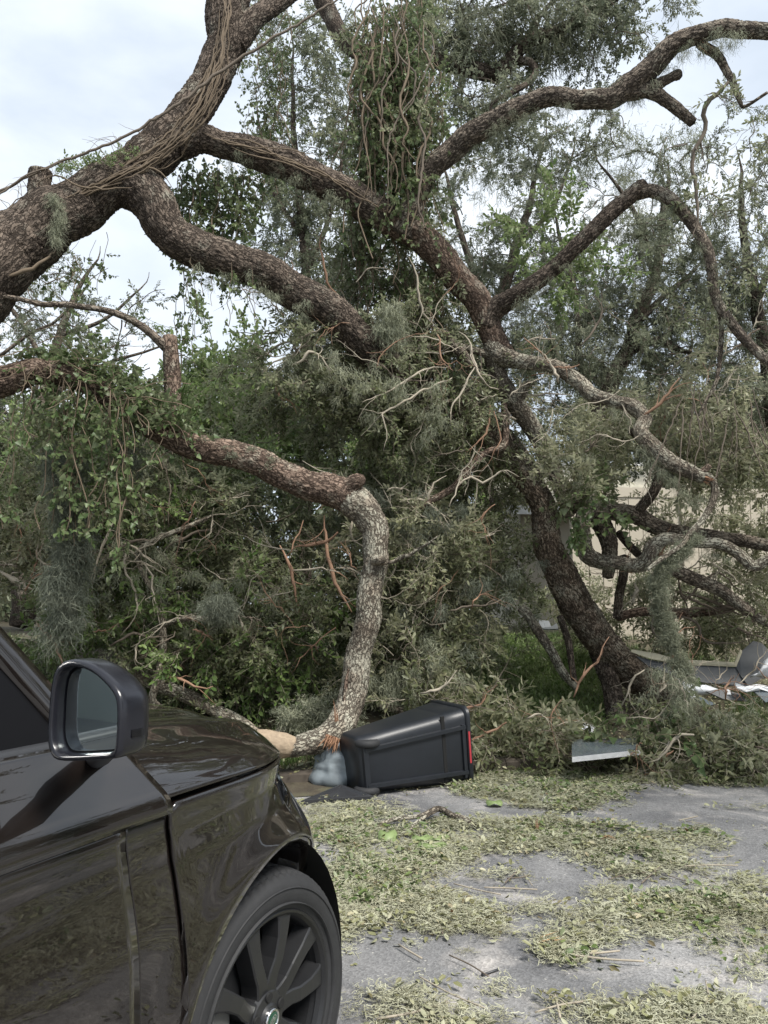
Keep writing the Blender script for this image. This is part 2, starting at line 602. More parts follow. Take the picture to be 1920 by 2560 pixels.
def limb(name, pts, m, parent, rough=1.0, sides=None, step=None, knobs=(), label=None, lump=0.06):
    """pts = (u, v, D, width_px) measured in the photograph and set at real distances"""
    SEED[0] += 1
    q = np.array([[*P(u, v, D), pxr(wd, D)] for u, v, D, wd in pts])
    rm = q[:, 3].max()
    step = step or (0.013 if rm > 0.1 else 0.02 if rm > .04 else 0.06)
    sides = sides or (110 if rm > 0.2 else 72 if rm > 0.1 else 30 if rm > 0.04 else 10 if rm > .015 else 6)
    c = catmull(q, step)
    if rm > 0.02:
        s = np.arange(len(c)) * step
        for ax in range(3):
            c[:, ax] += (fbm(np.stack([s / 0.35, s * 0 + ax * 7.3, s * 0 + SEED[0]], -1), 3, 2) - 0.5) * rm * 0.35
    if rough == 0:
        c[:, 3] *= 0.35 + 0.65 * np.clip(np.minimum(np.arange(len(c)) / 4, np.arange(len(c))[::-1] / 7), 0, 1)
        c[:, :3] += rng.normal(0, .006, (len(c), 3))
    V, F, U, Rg = tube(c[:, :3], c[:, 3], sides, rough if rm > 0.012 else 0, True, SEED[0], lump)
    if rough == 0 and len(c) > 6 and name in ('branch', 'hanging_branch'):
        for k in range(3 + len(c) // 10):
            i = rng.integers(2, len(c) - 2)
            d = c[i + 1, :3] - c[i - 1, :3]
            d = d / np.linalg.norm(d) + rng.normal(0, .6, 3)
            w2 = walk(c[i, :3], d, rng.uniform(.1, .4), 6, .5, .15)
            v2, f2, u2, r2 = tube(w2, np.linspace(c[i, 3] * .55, .0012, len(w2)), 4, 0, False)
            F = F + [[x + len(V) for x in q] for q in f2]
            V, U, Rg = np.vstack([V, v2]), np.vstack([U, u2]), np.append(Rg, r2)
    o = mesh_obj(name, V, F, m, parent, True, U, {'ridge': Rg})
    if label:
        o['label'] = label
    return o


def splinters(name, at, axis, r, m, parent, n=22, length=0.25, spread=0.5, kind=None):
    b = MB()
    ax = np.array(axis, float)
    ax /= np.linalg.norm(ax)
    t = np.cross(ax, [0.3, 0.2, 0.9])
    t /= np.linalg.norm(t)
    s = np.cross(ax, t)
    for k in range(n):
        a = rng.uniform(0, 6.28)
        rr = r * math.sqrt(rng.uniform(0.02, 1))
        c = np.array(at) + (t * math.cos(a) + s * math.sin(a)) * rr - ax * r * .4
        d = ax + (t * rng.normal() + s * rng.normal()) * spread * 0.35
        ln = length * rng.uniform(0.35, 1.1)
        wd = r * rng.uniform(0.05, 0.17)
        tw = rng.uniform(0, 3.14)
        e1 = t * math.cos(tw) + s * math.sin(tw)
        e2 = np.cross(ax, e1)
        mid = c + d * ln * 0.55 + e1 * rng.normal() * wd * .4
        tip = c + d * ln + e1 * rng.normal() * wd * .8
        V = [c + e1 * wd + e2 * wd * .45, c - e1 * wd + e2 * wd * .45, c - e1 * wd - e2 * wd * .45, c + e1 * wd - e2 * wd * .45]
        V += [mid + (x - c) * .75 for x in V] + [tip]
        b.add(V, [(0, 1, 5, 4), (1, 2, 6, 5), (2, 3, 7, 6), (3, 0, 4, 7), (4, 5, 8), (5, 6, 8), (6, 7, 8), (7, 4, 8), (3, 2, 1, 0)])
    return b.build(name, m, parent, False, kind)


# ------------------------------------------------------------------ leaf libraries (sources stay out of the scene)
def leaf_verts(base, d, nrm, ln, wd, fold=0.25, curl=0.15, shape='oval'):
    d = d / np.linalg.norm(d)
    nrm = nrm - d * (nrm @ d)
    nrm /= np.linalg.norm(nrm) + 1e-9
    s = np.cross(nrm, d)
    if shape == 'oval':
        tt = [(0.28, 0.8), (0.68, 0.92)]
    elif shape == 'ivy':
        tt = [(0.12, 1.15), (0.55, 0.72)]
    else:
        tt = [(0.35, 0.9), (0.65, 0.6)]
    V = [base]
    for t, ww in tt:
        m_ = base + d * ln * t - nrm * curl * ln * t * t
        V += [m_ - nrm * 0.0, m_ + s * wd * .5 * ww + nrm * fold * wd * .5, m_ - s * wd * .5 * ww + nrm * fold * wd * .5]
    V.append(base + d * ln - nrm * curl * ln)
    F = [(0, 1, 2), (0, 3, 1), (1, 4, 5, 2), (1, 3, 6, 4), (4, 7, 5), (4, 6, 7)]
    return V, F


def lib(name, makers):
    c = bpy.data.collections.new(name)
    for k, fn in enumerate(makers):
        V, F, lv, mats, mi = fn(np.random.default_rng(100 + k))
        me = bpy.data.meshes.new(name)
        me.from_pydata([list(map(float, x)) for x in V], [], F)
        for m in mats:
            me.materials.append(m)
        me.polygons.foreach_set('material_index', np.asarray(mi, np.int32))
        me.polygons.foreach_set('use_smooth', np.ones(len(F), bool))
        a = me.attributes.new('lv', 'FLOAT', 'POINT')
        a.data.foreach_set('value', np.asarray(lv, np.float32))
        me.update()
        o = bpy.data.objects.new(name, me)
        c.objects.link(o)
    return c


def twig_maker(m, stem, n=12, L_=0.22, ll=0.062, lw=0.024, shape='oval', tip=True, pend=0.0):
    def fn(r):
        V, F, lv, mi = [], [], [], []
        # curved stem along +X
        pts = []
        z = 0.0
        y = 0.0
        for k in range(5):
            t = k / 4
            pts.append([t * L_, 0.03 * math.sin(t * 2 + r.uniform(0, 2)) * L_ * 3, -0.10 * L_ * t * t])
        tv, tf, _, _ = tube(np.array(pts), np.linspace(0.0028, 0.0012, 5), 3, 0, False)
        V += tv.tolist()
        F += tf
        lv += [0.5] * len(tv)
        mi += [1] * len(tf)
        pts = np.array(pts)
        for k in range(n):
            t = 0.12 + 0.88 * (k + r.uniform(-.3, .3)) / (n - 1)
            t = min(max(t, .05), 1)
            x = t * 4
            i = min(3, int(x))
            b = pts[i] + (pts[i + 1] - pts[i]) * (x - i)
            a = k * 2.4 + r.normal() * .5
            out = np.array([r.uniform(.25, .9), math.cos(a), math.sin(a) - pend])
            if tip and k > n - 4:
                out[0] += 1.2
            out /= np.linalg.norm(out)
            nr = np.array([-0.4, 0, 1.0]) + r.normal(0, .45, 3)
            s = r.uniform(.65, 1.15)
            lvv, lf = leaf_verts(b, out, nr, ll * s, lw * s * r.uniform(.85, 1.15), r.uniform(.1, .5), r.uniform(-.1, .35), shape)
            o = len(V)
            V += [list(q) for q in lvv]
            F += [tuple(q + o for q in f) for f in lf]
            lv += [r.uniform(0, 1)] * len(lvv)
            mi += [0] * len(lf)
        return V, F, lv, [m, stem], mi
    return fn


def moss_maker(m, n=46, ln=0.30, spread=0.05, w_=0.0026, gravity=1.0, curl=0.03):
    def fn(r):
        V, F, lv = [], [], []
        for k in range(n):
            p = r.normal(0, spread, 3) * np.array([1, 1, .6])
            l_ = ln * r.uniform(.3, 1.1)
            ns = 7
            d = np.array([r.normal() * .5, r.normal() * .5, -gravity])
            a = r.uniform(0, 6.28)
            sdir = np.array([math.cos(a), math.sin(a), 0])
            o = len(V)
            c = r.uniform(0, 1)
            for j in range(ns):
                p = p + (d / np.linalg.norm(d)) * l_ / ns + r.normal(0, curl * .35, 3)
                d = d + r.normal(0, .35, 3)
                d[2] -= .2 * gravity
                sdir = sdir + r.normal(0, .5, 3)
                sdir /= np.linalg.norm(sdir)
                ww = w_ * (1.2 - j / ns)
                V += [list(p - sdir * ww), list(p + sdir * ww)]
                lv += [c, c]
                if j:
                    F.append((o + 2 * j - 2, o + 2 * j - 1, o + 2 * j + 1, o + 2 * j))
        return V, F, lv, [m], [0] * len(F)
    return fn


def flat_moss_maker(m, n=60, rad=0.10):
    def fn(r):
        V, F, lv = [], [], []
        for k in range(n):
            p = np.array([*(r.normal(0, rad * .6, 2)), r.uniform(0, .02)])
            a = r.uniform(0, 6.28)
            l_ = r.uniform(.03, .085)
            o = len(V)
            c = r.uniform(0, 1)
            wv = r.uniform(.0014, .0026)
            for j in range(6):
                V += [list(p + wv * np.array([-math.sin(a), math.cos(a), .3])), list(p - wv * np.array([-math.sin(a), math.cos(a), .3]))]
                lv += [c, c]
                a += r.normal(0, .95)
                p = p + np.array([math.cos(a), math.sin(a), r.normal(0, .25)]) * l_ / 5
                p[2] = min(max(p[2], 0.001), .035)
                if j:
                    F.append((o + 2 * j - 2, o + 2 * j - 1, o + 2 * j + 1, o + 2 * j))
        return V, F, lv, [m], [0] * len(F)
    return fn


def litter_maker(m, n=7, rad=.07):
    def fn(r):
        V, F, lv, mi = [], [], [], []
        for k in range(n):
            a = r.uniform(0, 6.28)
            b = np.array([*(r.normal(0, rad, 2)), r.uniform(.002, .02)])
            d = np.array([math.cos(a), math.sin(a), r.normal(0, .22)])
            nr = np.array([r.normal(0, .4), r.normal(0, .4), r.choice([1, 1, -1])])
            s = r.uniform(.6, 1.15)
            lvv, lf = leaf_verts(b, d, nr, .058 * s, .026 * s, r.uniform(.1, .7), r.uniform(-.25, .3))
            o = len(V)
            V += [list(q) for q in lvv]
            F += [tuple(q + o for q in f) for f in lf]
            lv += [r.uniform(0, 1)] * len(lvv)
            mi += [0] * len(lf)
        return V, F, lv, [m], mi
    return fn


def grass_maker(m, n=26):
    def fn(r):
        V, F, lv = [], [], []
        for k in range(n):
            p = np.array([*r.normal(0, .045, 2), 0])
            a = r.uniform(0, 6.28)
            h = r.uniform(.05, .14)
            le = r.uniform(.1, .9)
            s = np.array([-math.sin(a), math.cos(a), 0]) * .0028
            o = len(V)
            for j in range(4):
                t = j / 3
                q = p + np.array([math.cos(a) * le * t * t, math.sin(a) * le * t * t, t * (1 - .3 * le * t)]) * h
                V += [list(q - s * (1.05 - t)), list(q + s * (1.05 - t))]
                lv += [k / n] * 2
                if j:
                    F.append((o + 2 * j - 2, o + 2 * j - 1, o + 2 * j + 1, o + 2 * j))
        return V, F, lv, [m], [0] * len(F)
    return fn


LIB = {
    'oak': lib('oak_twig_source', [twig_maker(M['oak'], M['twig_dark'], 13) for _ in range(6)]),
    'oak_pale': lib('pale_oak_twig_source', [twig_maker(M['oak_pale'], M['twig_grey'], 13, ll=.068, lw=.026) for _ in range(6)]),
    'oak_far': lib('far_oak_twig_source', [twig_maker(M['oak_far'], M['twig_dark'], 22, .42, .085, .040) for _ in range(6)]),
    'green': lib('bright_twig_source', [twig_maker(M['green'], M['twig_grey'], 12, .24, .075, .036) for _ in range(5)]),
    'ivy': lib('ivy_twig_source', [twig_maker(M['ivy'], M['vine'], 7, .22, .062, .056, 'ivy', pend=.7) for _ in range(6)]),
    'moss': lib('moss_source', [moss_maker(M['moss'], 46, .28, .05, .0034, 1.0, .045) for _ in range(5)]),
    'moss_dark': lib('dark_moss_source', [moss_maker(M['moss_dark'], 60, .34, .055, .0034, .8, .06) for _ in range(5)]),
    'moss_bushy': lib('bushy_moss_source', [moss_maker(M['moss'], 80, .15, .055, .0042, .25, .05) for _ in range(5)]),
    'lmoss': lib('litter_moss_source', [flat_moss_maker(M['litter_moss']) for _ in range(6)]),
    'litter': lib('litter_leaf_source', [litter_maker(M['litter']) for _ in range(6)]),
    'litter_green': lib('litter_green_source', [litter_maker(M['litter_green'], 6, .06) for _ in range(4)]),
    'grass': lib('grass_source', [grass_maker(M['grass']) for _ in range(4)]),
}
GN = {}


def gn_group(kind):
    if kind in GN:
        return GN[kind]
    g = bpy.data.node_groups.new('scatter_' + kind, 'GeometryNodeTree')
    g.interface.new_socket('Geometry', in_out='INPUT', socket_type='NodeSocketGeometry')
    g.interface.new_socket('Geometry', in_out='OUTPUT', socket_type='NodeSocketGeometry')
    n, l = g.nodes.new, g.links.new
    gi, go = n('NodeGroupInput'), n('NodeGroupOutput')
    ci = n('GeometryNodeCollectionInfo')
    ci.inputs['Collection'].default_value = LIB[kind]
    ci.inputs['Separate Children'].default_value = True
    ci.inputs['Reset Children'].default_value = True
    ip = n('GeometryNodeInstanceOnPoints')
    ip.inputs['Pick Instance'].default_value = True

    def na(nm, ty):
        q = n('GeometryNodeInputNamedAttribute')
        q.data_type = ty
        q.inputs['Name'].default_value = nm
        return q
    e2r = n('FunctionNodeEulerToRotation')
    a = na('rot', 'FLOAT_VECTOR')
    l(a.outputs[0], e2r.inputs[0])
    l(e2r.outputs[0], ip.inputs['Rotation'])
    b = na('scl', 'FLOAT')
    l(b.outputs[0], ip.inputs['Scale'])
    c = na('idx', 'INT')
    l(c.outputs[0], ip.inputs['Instance Index'])
    l(gi.outputs[0], ip.inputs['Points'])
    l(ci.outputs[0], ip.inputs['Instance'])
    l(ip.outputs[0], go.inputs[0])
    GN[kind] = g
    return g


def scatter(name, kind, pos, rot, scl, parent=None, label=None, cat=None):
    """one object of kind 'stuff': leaves, moss or litter nobody could count"""
    pos = np.asarray(pos, float)
    n = len(pos)
    me = bpy.data.meshes.new(name)
    me.vertices.add(n)
    me.vertices.foreach_set('co', pos.astype(np.float32).ravel())
    a = me.attributes.new('rot', 'FLOAT_VECTOR', 'POINT')
    a.data.foreach_set('vector', np.asarray(rot, np.float32).ravel())
    a = me.attributes.new('scl', 'FLOAT', 'POINT')
    a.data.foreach_set('value', np.asarray(scl, np.float32))
    a = me.attributes.new('idx', 'INT', 'POINT')
    a.data.foreach_set('value', rng.integers(0, len(LIB[kind].objects), n).astype(np.int32))
    o = bpy.data.objects.new(name, me)
    COL.objects.link(o)
    if parent is not None:
        o.parent = parent
        if parent.type == 'EMPTY' and not parent.get('local_parts'):
            o.location = -(parent.matrix_basis.to_translation())
    md = o.modifiers.new('scatter', 'NODES')
    md.node_group = gn_group(kind)
    o['kind'] = 'stuff'
    return tag(o, label, cat)


def walk(start, d0, ln, n=8, wob=0.35, droop=0.0):
    pts = [np.array(start)]
    d = np.array(d0, float)
    d /= np.linalg.norm(d) + 1e-9
    for k in range(n):
        d = d + rng.normal(0, wob, 3) * .5
        d[2] -= droop / n
        d /= np.linalg.norm(d)
        pts.append(pts[-1] + d * ln / n)
    return np.array(pts)


def dir_rot(d, roll):
    d = np.asarray(d)
    d = d / (np.linalg.norm(d, axis=1)[:, None] + 1e-9)
    return np.stack([roll, -np.arcsin(np.clip(d[:, 2], -1, 1)), np.arctan2(d[:, 1], d[:, 0])], 1)


def sprays(parent, starts, dirs, lens, kind, per_m=16, wob=0.4, droop=0.5, scale=(0.8, 1.25), r0=0.006, bare=None,
           twig_mat='twig_dark', fname='foliage', sub=2, label=None):
    """branchlets with side shoots; leaf twigs along them. Foliage = one stuff part, wood = one stuff part"""
    pos, dr = [], []
    b = MB()
    for s, d, ln in zip(starts, dirs, lens):
        c = walk(s, d, ln, 7, wob, droop)
        cc = catmull(c, ln / 12)
        tv, tf, tu, tr = tube(cc, np.linspace(r0, r0 * .3, len(cc)) * (0.6 + 0.5 * ln), 4, 0, False)
        b.add(tv, tf, tu, tr)
        lines = [cc]
        for k in range(sub):
            i = rng.integers(2, len(cc) - 2)
            dd = (cc[i + 1] - cc[i - 1])
            dd = dd / np.linalg.norm(dd) + rng.normal(0, .75, 3)
            c2 = walk(cc[i], dd, ln * rng.uniform(.3, .6), 5, wob, droop)
            tv, tf, tu, tr = tube(c2, np.linspace(r0 * .5, r0 * .25, len(c2)), 3, 0, False)
            b.add(tv, tf, tu, tr)
            lines.append(c2)
        for ci, c3 in enumerate(lines):
            seg = np.linalg.norm(np.diff(c3, axis=0), axis=1)
            tot = seg.sum()
            m = max(1, int(tot * per_m))
            t = rng.uniform(0.15 if ci == 0 else 0.05, 1, m) * (len(c3) - 1.001)
            i = t.astype(int)
            f = (t - i)[:, None]
            p = c3[i] * (1 - f) + c3[i + 1] * f
            td = c3[i + 1] - c3[i]
            td = td / (np.linalg.norm(td, axis=1)[:, None] + 1e-9)
            dd = td * .8 + rng.normal(0, .7, (m, 3))
            dd[:, 2] -= 0.25 * droop
            pos.append(p)
            dr.append(dd)
    pos = np.vstack(pos)
    dr = np.vstack(dr)
    o = scatter(fname, kind, pos, dir_rot(dr, rng.uniform(-.9, .9, len(pos))), rng.uniform(*scale, len(pos)), parent)
    wb = b.build('twigs', M[twig_mat], parent, True, 'stuff')
    if label:
        o['label'] = label
    return o


def ell(u, v, D, ru, rv, rd, n, shell=0.0):
    """random points in an ellipsoid whose size was measured in pixels at distance D"""
    c = P(u, v, D)
    q = rng.normal(0, 1, (n, 3))
    q /= np.linalg.norm(q, axis=1)[:, None]
    q *= (rng.uniform(shell, 1, n) ** (1 / 2.4))[:, None]
    k = D / CAM_F
    return c + q * np.array([ru * k, rd, rv * k])


def mass(parent, kind, blobs, ln=(0.5, 1.1), per_m=16, droop=0.5, scale=(.8, 1.25), wob=.45, bias=(0, 0, 0), zmin=0.12, dens=.70, **kw):
    st, di, le = [], [], []
    for (u, v, D, ru, rv, rd, n) in blobs:
        n = max(2, int(n * dens))
        s = ell(u, v, D, ru, rv, rd, n)
        s[:, 2] = np.maximum(s[:, 2], bank_z(s[:, 0], s[:, 1]) + zmin)
        d = rng.normal(0, 1, (n, 3)) * np.array([1, .8, .6]) + np.array(bias)
        st.append(s)
        di.append(d)
        le.append(rng.uniform(*ln, n))
    return sprays(parent, np.vstack(st), np.vstack(di), np.concatenate(le), kind, per_m, wob, droop, scale, **kw)


def mosses(name, kind, pts, scl, parent=None, label=None, cat=None):
    n = len(pts)
    rot = np.stack([rng.normal(0, .15, n), rng.normal(0, .15, n), rng.uniform(0, 6.28, n)], 1)
    return scatter(name, kind, pts, rot, rng.uniform(*scl, n), parent, label, cat)


# ------------------------------------------------------------------ ground
KX0, KY0, KS = 0.0, 7.2, 0.28       # kerb line y = KY0 + KS * x


def kerb_d(x, y):
    return (y - (KY0 + KS * x)) / math.sqrt(1 + KS * KS)


def bank_z(x, y):
    d = kerb_d(np.asarray(x, float), np.asarray(y, float))
    t = np.clip((d - 0.4) / 5.0, 0, 1)
    z = 0.11 + 0.95 * (t * t * (3 - 2 * t))
    return np.where(d > 0, z, 0.0)


def grid_surface(name, xs, ys, zf, m, kind='structure'):
    X, Y = np.meshgrid(xs, ys)
    Z = zf(X, Y)
    V = np.stack([X, Y, Z], -1).reshape(-1, 3)
    nx, ny = len(xs), len(ys)
    i = (np.arange(ny - 1)[:, None] * nx + np.arange(nx - 1)[None]).reshape(-1)
    F = np.stack([i, i + 1, i + nx + 1, i + nx], -1)
    return mesh_obj(name, V, F, m, None, True, kind=kind)


# road sheet: its far edge follows the kerb
xs = np.concatenate([np.linspace(-90, -10, 10), np.linspace(-8, 12, 41), np.linspace(15, 90, 10)])
tt = np.concatenate([np.linspace(0, 0.8, 12), np.linspace(0.82, 1, 24)])
X = np.repeat(xs[None], len(tt), 0)
Y = -70 + (KY0 + KS * X + 0.02 + 70) * tt[:, None]
Zr = 0.012 * (fbm(np.stack([X / 1.7, Y / 1.7, X * 0], -1), 4, 2) - .5)
V = np.stack([X, Y, Zr], -1).reshape(-1, 3)
nx = len(xs)
i = (np.arange(len(tt) - 1)[:, None] * nx + np.arange(nx - 1)[None]).reshape(-1)
mesh_obj('road', V, np.stack([i, i + 1, i + nx + 1, i + nx], -1), M['asphalt'], None, True, kind='structure')

# bank behind the kerb
dd = np.concatenate([np.linspace(0.13, 8, 60), np.linspace(9, 40, 20), np.linspace(60, 600, 8)])
xs2 = np.concatenate([np.linspace(-500, -14, 12), np.linspace(-12, 16, 85), np.linspace(18, 500, 12)])
X = np.repeat(xs2[None], len(dd), 0)
Y = KY0 + KS * X + dd[:, None] * math.sqrt(1 + KS * KS)
Zb = bank_z(X, Y) + 0.10 * (fbm(np.stack([X / .8, Y / .8, X * 0], -1), 8, 3) - .5) * np.clip(dd[:, None] - .13, 0, .6) / .6
V = np.stack([X, Y, Zb], -1).reshape(-1, 3)
nx = len(xs2)
i = (np.arange(len(dd) - 1)[:, None] * nx + np.arange(nx - 1)[None]).reshape(-1)
mesh_obj('ground', V, np.stack([i, i + 1, i + nx + 1, i + nx], -1), M['soil'], None, True, kind='structure')

# dirt washed into the gutter along the kerb
xs3 = np.linspace(-9, 7, 161)
V = []
for x in xs3:
    yk = KY0 + KS * x
    w_ = .30 + .55 * float(fbm(np.array([x / .7, 2., 0.]), 77, 3)) - .12
    for t_ in (0, .33, .66, 1.0):
        V.append((x, yk + .02 - w_ * (1 - t_), .004 + .016 * t_ + .006 * float(vnoise(np.array([x * 9, t_ * 5, 1.]), 3)) * (t_ > 0)))
i = (np.arange(160)[:, None] * 4 + np.arange(3)[None]).reshape(-1)
mesh_obj('gutter', V, np.stack([i, i + 4, i + 5, i + 1], -1), M['soil'], None, True, kind='structure')

# kerb stones
kb = empty('kerb', (0, KY0, 0), None, None)
kb['kind'] = 'structure'
ka = math.atan(KS)
for k in range(-4, 6):
    b = MB()
    mt = Matrix.Translation((0, KY0, 0)) @ Matrix.Rotation(ka, 4, 'Z')
    x0 = k * 1.2
    prof = [(0, -.15), (0, .085), (.02, .112), (.05, .12), (.15, .115), (.15, -.15)]
    V = []
    for xx in (x0 + .004, x0 + 1.196):
        for (yy, zz) in prof:
            V.append(list(mt @ Vector((xx, yy, zz + rng.normal(0, .002)))))
    n = len(prof)
    F = [(q, q + 1, n + q + 1, n + q) for q in range(n - 1)] + [tuple(range(n - 1, -1, -1)), tuple(range(n, 2 * n))]
    b.add(V, F)
    b.build('kerb_stone', M['kerb'], kb, False, attrs=False)

# ------------------------------------------------------------------ fence and house behind
fb = P(1760, 1400, 13.2)
fence = empty('fence', (5.0, 13.4, 0.9), 'beige vertical-board privacy fence half hidden behind the fallen limbs', 'fence')
FT = P(1640, 1216, 13.2)[2]
fz0 = 0.85
bw = 0.245
bd = MB()
bd.box(0, bw - .015, -.012, .012, 0, FT - fz0 - .17)
me0 = None
fx0, fx1 = 3.3, 10.4
k = 0
x = fx0
while x < fx1:
    if me0 is None:
        o = bd.build('board', M['fence'], None, False, attrs=False)
        me0 = o.data
    else:
        o = bpy.data.objects.new('board', me0)
        COL.objects.link(o)
    o.parent = fence
    o.location = (x - 5.0, KS * 0.25 * (x - 5.0) + rng.normal(0, .0015), fz0 - .9)
    o.rotation_euler = (0, rng.normal(0, .0015), KS * 0.25)
    x += bw
for k in range(4):
    x0 = fx0 + k * 1.96
    b = MB()
    mt = Matrix.Translation((x0, 13.4 + KS * .25 * (x0 - 5), FT)) @ Matrix.Rotation(math.atan(KS * .25), 4, 'Z')
    b.box(0.07, 1.90, -.03, .03, -.17, -.0, mt)
    b.build('rail', M['fence'], fence, False, attrs=False)
    b = MB()
    b.box(-.065, .065, -.07, .05, fz0 - FT, .05, mt)
    b.box(-.08, .08, -.085, .065, .05, .075, mt)
    b.build('post', M['fence'], fence, False, attrs=False)

hx = P(1500, 1120, 20)
house = empty('house', (6.2, 20, 1.0), 'pale house with a light shingle roof barely seen behind the foliage', 'house')
b = MB()
b.box(3.6, 12.5, 20.2, 28, 0.6, 4.2)
b.build('wall', M['house'], house, attrs=False)
b = MB()
b.add([(3.1, 19.6, 4.15), (13.0, 19.6, 4.15), (13.0, 24, 6.05), (3.1, 24, 6.05), (3.1, 28.6, 4.15), (13, 28.6, 4.15),
       (3.1, 19.6, 4.03), (13.0, 19.6, 4.03), (3.1, 28.6, 4.03), (13, 28.6, 4.03), (3.1, 24, 5.9), (13, 24, 5.9)],
      [(0, 1, 2, 3), (3, 2, 5, 4), (6, 10, 11, 7), (10, 8, 9, 11), (0, 3, 10, 6), (3, 4, 8, 10), (1, 7, 11, 2), (2, 11, 9, 5), (0, 6, 7, 1), (4, 5, 9, 8)])
b.build('roof', M['roof'], house, attrs=False)
b = MB()
b.box(3.05, 13.05, 23.9, 24.1, 6.04, 6.14)
b.build('ridge_cap', M['white'], house, attrs=False)
b = MB()
b.box(3.05, 13.05, 19.5, 19.59, 3.95, 4.17)
b.build('gutter', M['white'], house, attrs=False)

# ------------------------------------------------------------------ the big fallen oak
oak = empty('fallen_oak', P(-120, 760, 7.0) * np.array([1, 1, 0]), 'huge dark-barked oak leaning in from the left edge with limbs spreading over the street', 'tree')
BD, BB, BR, BG = M['bark_dark'], M['bark_brown'], M['bark_red'], M['bark_grey']
limb('trunk', [(-330, 1040, 6.7, 220), (-130, 775, 6.8, 200), (0, 648, 7.0, 186), (125, 553, 7.15, 152), (250, 478, 7.3, 124), (350, 425, 7.4, 122), (430, 345, 7.45, 118), (505, 255, 7.5, 98), (552, 145, 7.5, 98), (572, 30, 7.5, 112), (575, -90, 7.5, 112), (580, -260, 7.5, 104)], BD, oak, 1.1)
limb('limb', [(590, 110, 7.5, 60), (640, 45, 7.55, 56), (700, 0, 7.7, 46), (800, -60, 7.9, 40)], BD, oak)
limb('limb', [(265, 455, 7.3, 112), (335, 470, 7.32, 122), (378, 508, 7.35, 116), (418, 575, 7.4, 104), (463, 614, 7.45, 102), (579, 657, 7.6, 96), (694, 700, 7.8, 96), (810, 772, 8.0, 92), (891, 840, 8.2, 84), (980, 930, 8.5, 78), (1080, 1000, 8.8, 76), (1180, 1070, 9.1, 76)], BD, oak, 1.0)
limb('limb', [(440, 365, 7.45, 80), (498, 347, 7.5, 76), (555, 362, 7.55, 68), (648, 388, 7.7, 80), (752, 426, 7.85, 85), (856, 477, 8.0, 82), (926, 520, 8.1, 84), (995, 556, 8.2, 84)], BD, oak, 1.0)
limb('limb', [(960, 540, 8.15, 74), (1010, 567, 8.2, 86), (1065, 608, 8.3, 76), (1134, 683, 8.4, 72), (1192, 752, 8.5, 68), (1215, 810, 8.55, 60), (1244, 868, 8.6, 60), (1268, 905, 8.6, 50)], BR, oak, 0.7)
limb('limb', [(1000, 580, 8.2, 86), (1022, 540, 8.15, 80), (1036, 498, 8.1, 58), (1088, 417, 8.0, 60), (1180, 336, 7.85, 60), (1273, 284, 7.7, 55), (1366, 249, 7.6, 50), (1447, 249, 7.5, 50), (1528, 243, 7.45, 54), (1574, 208, 7.4, 60), (1643, 150, 7.3, 58), (1713, 98, 7.2, 52), (1805, 72, 7.1, 45), (1921, 75, 7.0, 40), (2060, 95, 6.9, 36), (2300, 150, 6.8, 28)], BB, oak, 1.1)
limb('broken_stub', [(1560, 232, 7.45, 46), (1614, 224, 7.4, 40), (1654, 203, 7.35, 28), (1680, 190, 7.33, 26), (1694, 186, 7.33, 30), (1702, 184, 7.33, 20)], BB, oak)
limb('broken_stub', [(1600, 222, 7.42, 40), (1640, 235, 7.4, 36), (1660, 250, 7.4, 32), (1689, 272, 7.4, 32), (1733, 307, 7.4, 26)], BB, oak)
torn = [limb('hanging_branch', [(1745, 108, 7.2, 20), (1762, 118, 7.2, 26), (1793, 138, 7.2, 24), (1816, 179, 7.2, 21), (1830, 205, 7.2, 19), (1850, 255, 7.2, 12), (1863, 266, 7.2, 9), (1920, 231, 7.1, 8)], BB, oak)]
limb('hanging_branch', [(1826, 200, 7.2, 16), (1795, 235, 7.2, 14), (1763, 268, 7.25, 13), (1764, 324, 7.3, 11), (1732, 394, 7.3, 10), (1741, 463, 7.3, 9), (1744, 538, 7.3, 8), (1730, 600, 7.3, 6)], M['twig_dark'], oak, 0)
splinters('splinter', P(1757, 112, 7.18), P(1800, 140, 7.18) - P(1757, 112, 7.18), .045, M['torn_wood'], oak, 16, .16, .4)
limb('limb', [(1215, 815, 8.55, 60), (1228, 785, 8.5, 56), (1250, 764, 8.45, 56), (1285, 745, 8.35, 50), (1366, 683, 8.2, 43), (1458, 602, 8.0, 42), (1539, 521, 7.9, 42), (1588, 482, 7.8, 42), (1612, 462, 7.8, 34)], BD, oak, 1.0)
limb('limb', [(1596, 480, 7.8, 40), (1626, 477, 7.8, 36), (1678, 500, 7.7, 34), (1736, 567, 7.6, 30), (1777, 648, 7.5, 28), (1788, 741, 7.5, 26), (1829, 810, 7.4, 25), (1898, 885, 7.3, 24), (1975, 940, 7.2, 22), (2100, 990, 7.1, 16)], BB, oak, 0.8)
limb('hanging_branch', [(1790, 745, 7.5, 14), (1803, 815, 7.5, 13), (1800, 903, 7.5, 11), (1788, 961, 7.5, 10), (1765, 1000, 7.5, 8), (1745, 1040, 7.5, 6)], BB, oak)
limb('limb', [(1225, 862, 8.6, 56), (1250, 885, 8.55, 52), (1290, 897, 8.5, 42), (1336, 906, 8.4, 36), (1394, 920, 8.3, 38), (1446, 957, 8.2, 38), (1481, 986, 8.1, 37), (1539, 1003, 8.0, 34), (1585, 1016, 7.9, 38), (1612, 1043, 7.85, 36), (1600, 1074, 7.8, 38), (1630, 1110, 7.75, 42), (1672, 1149, 7.7, 42), (1718, 1178, 7.65, 38), (1762, 1197, 7.6, 30)], BG, oak, 0.9)
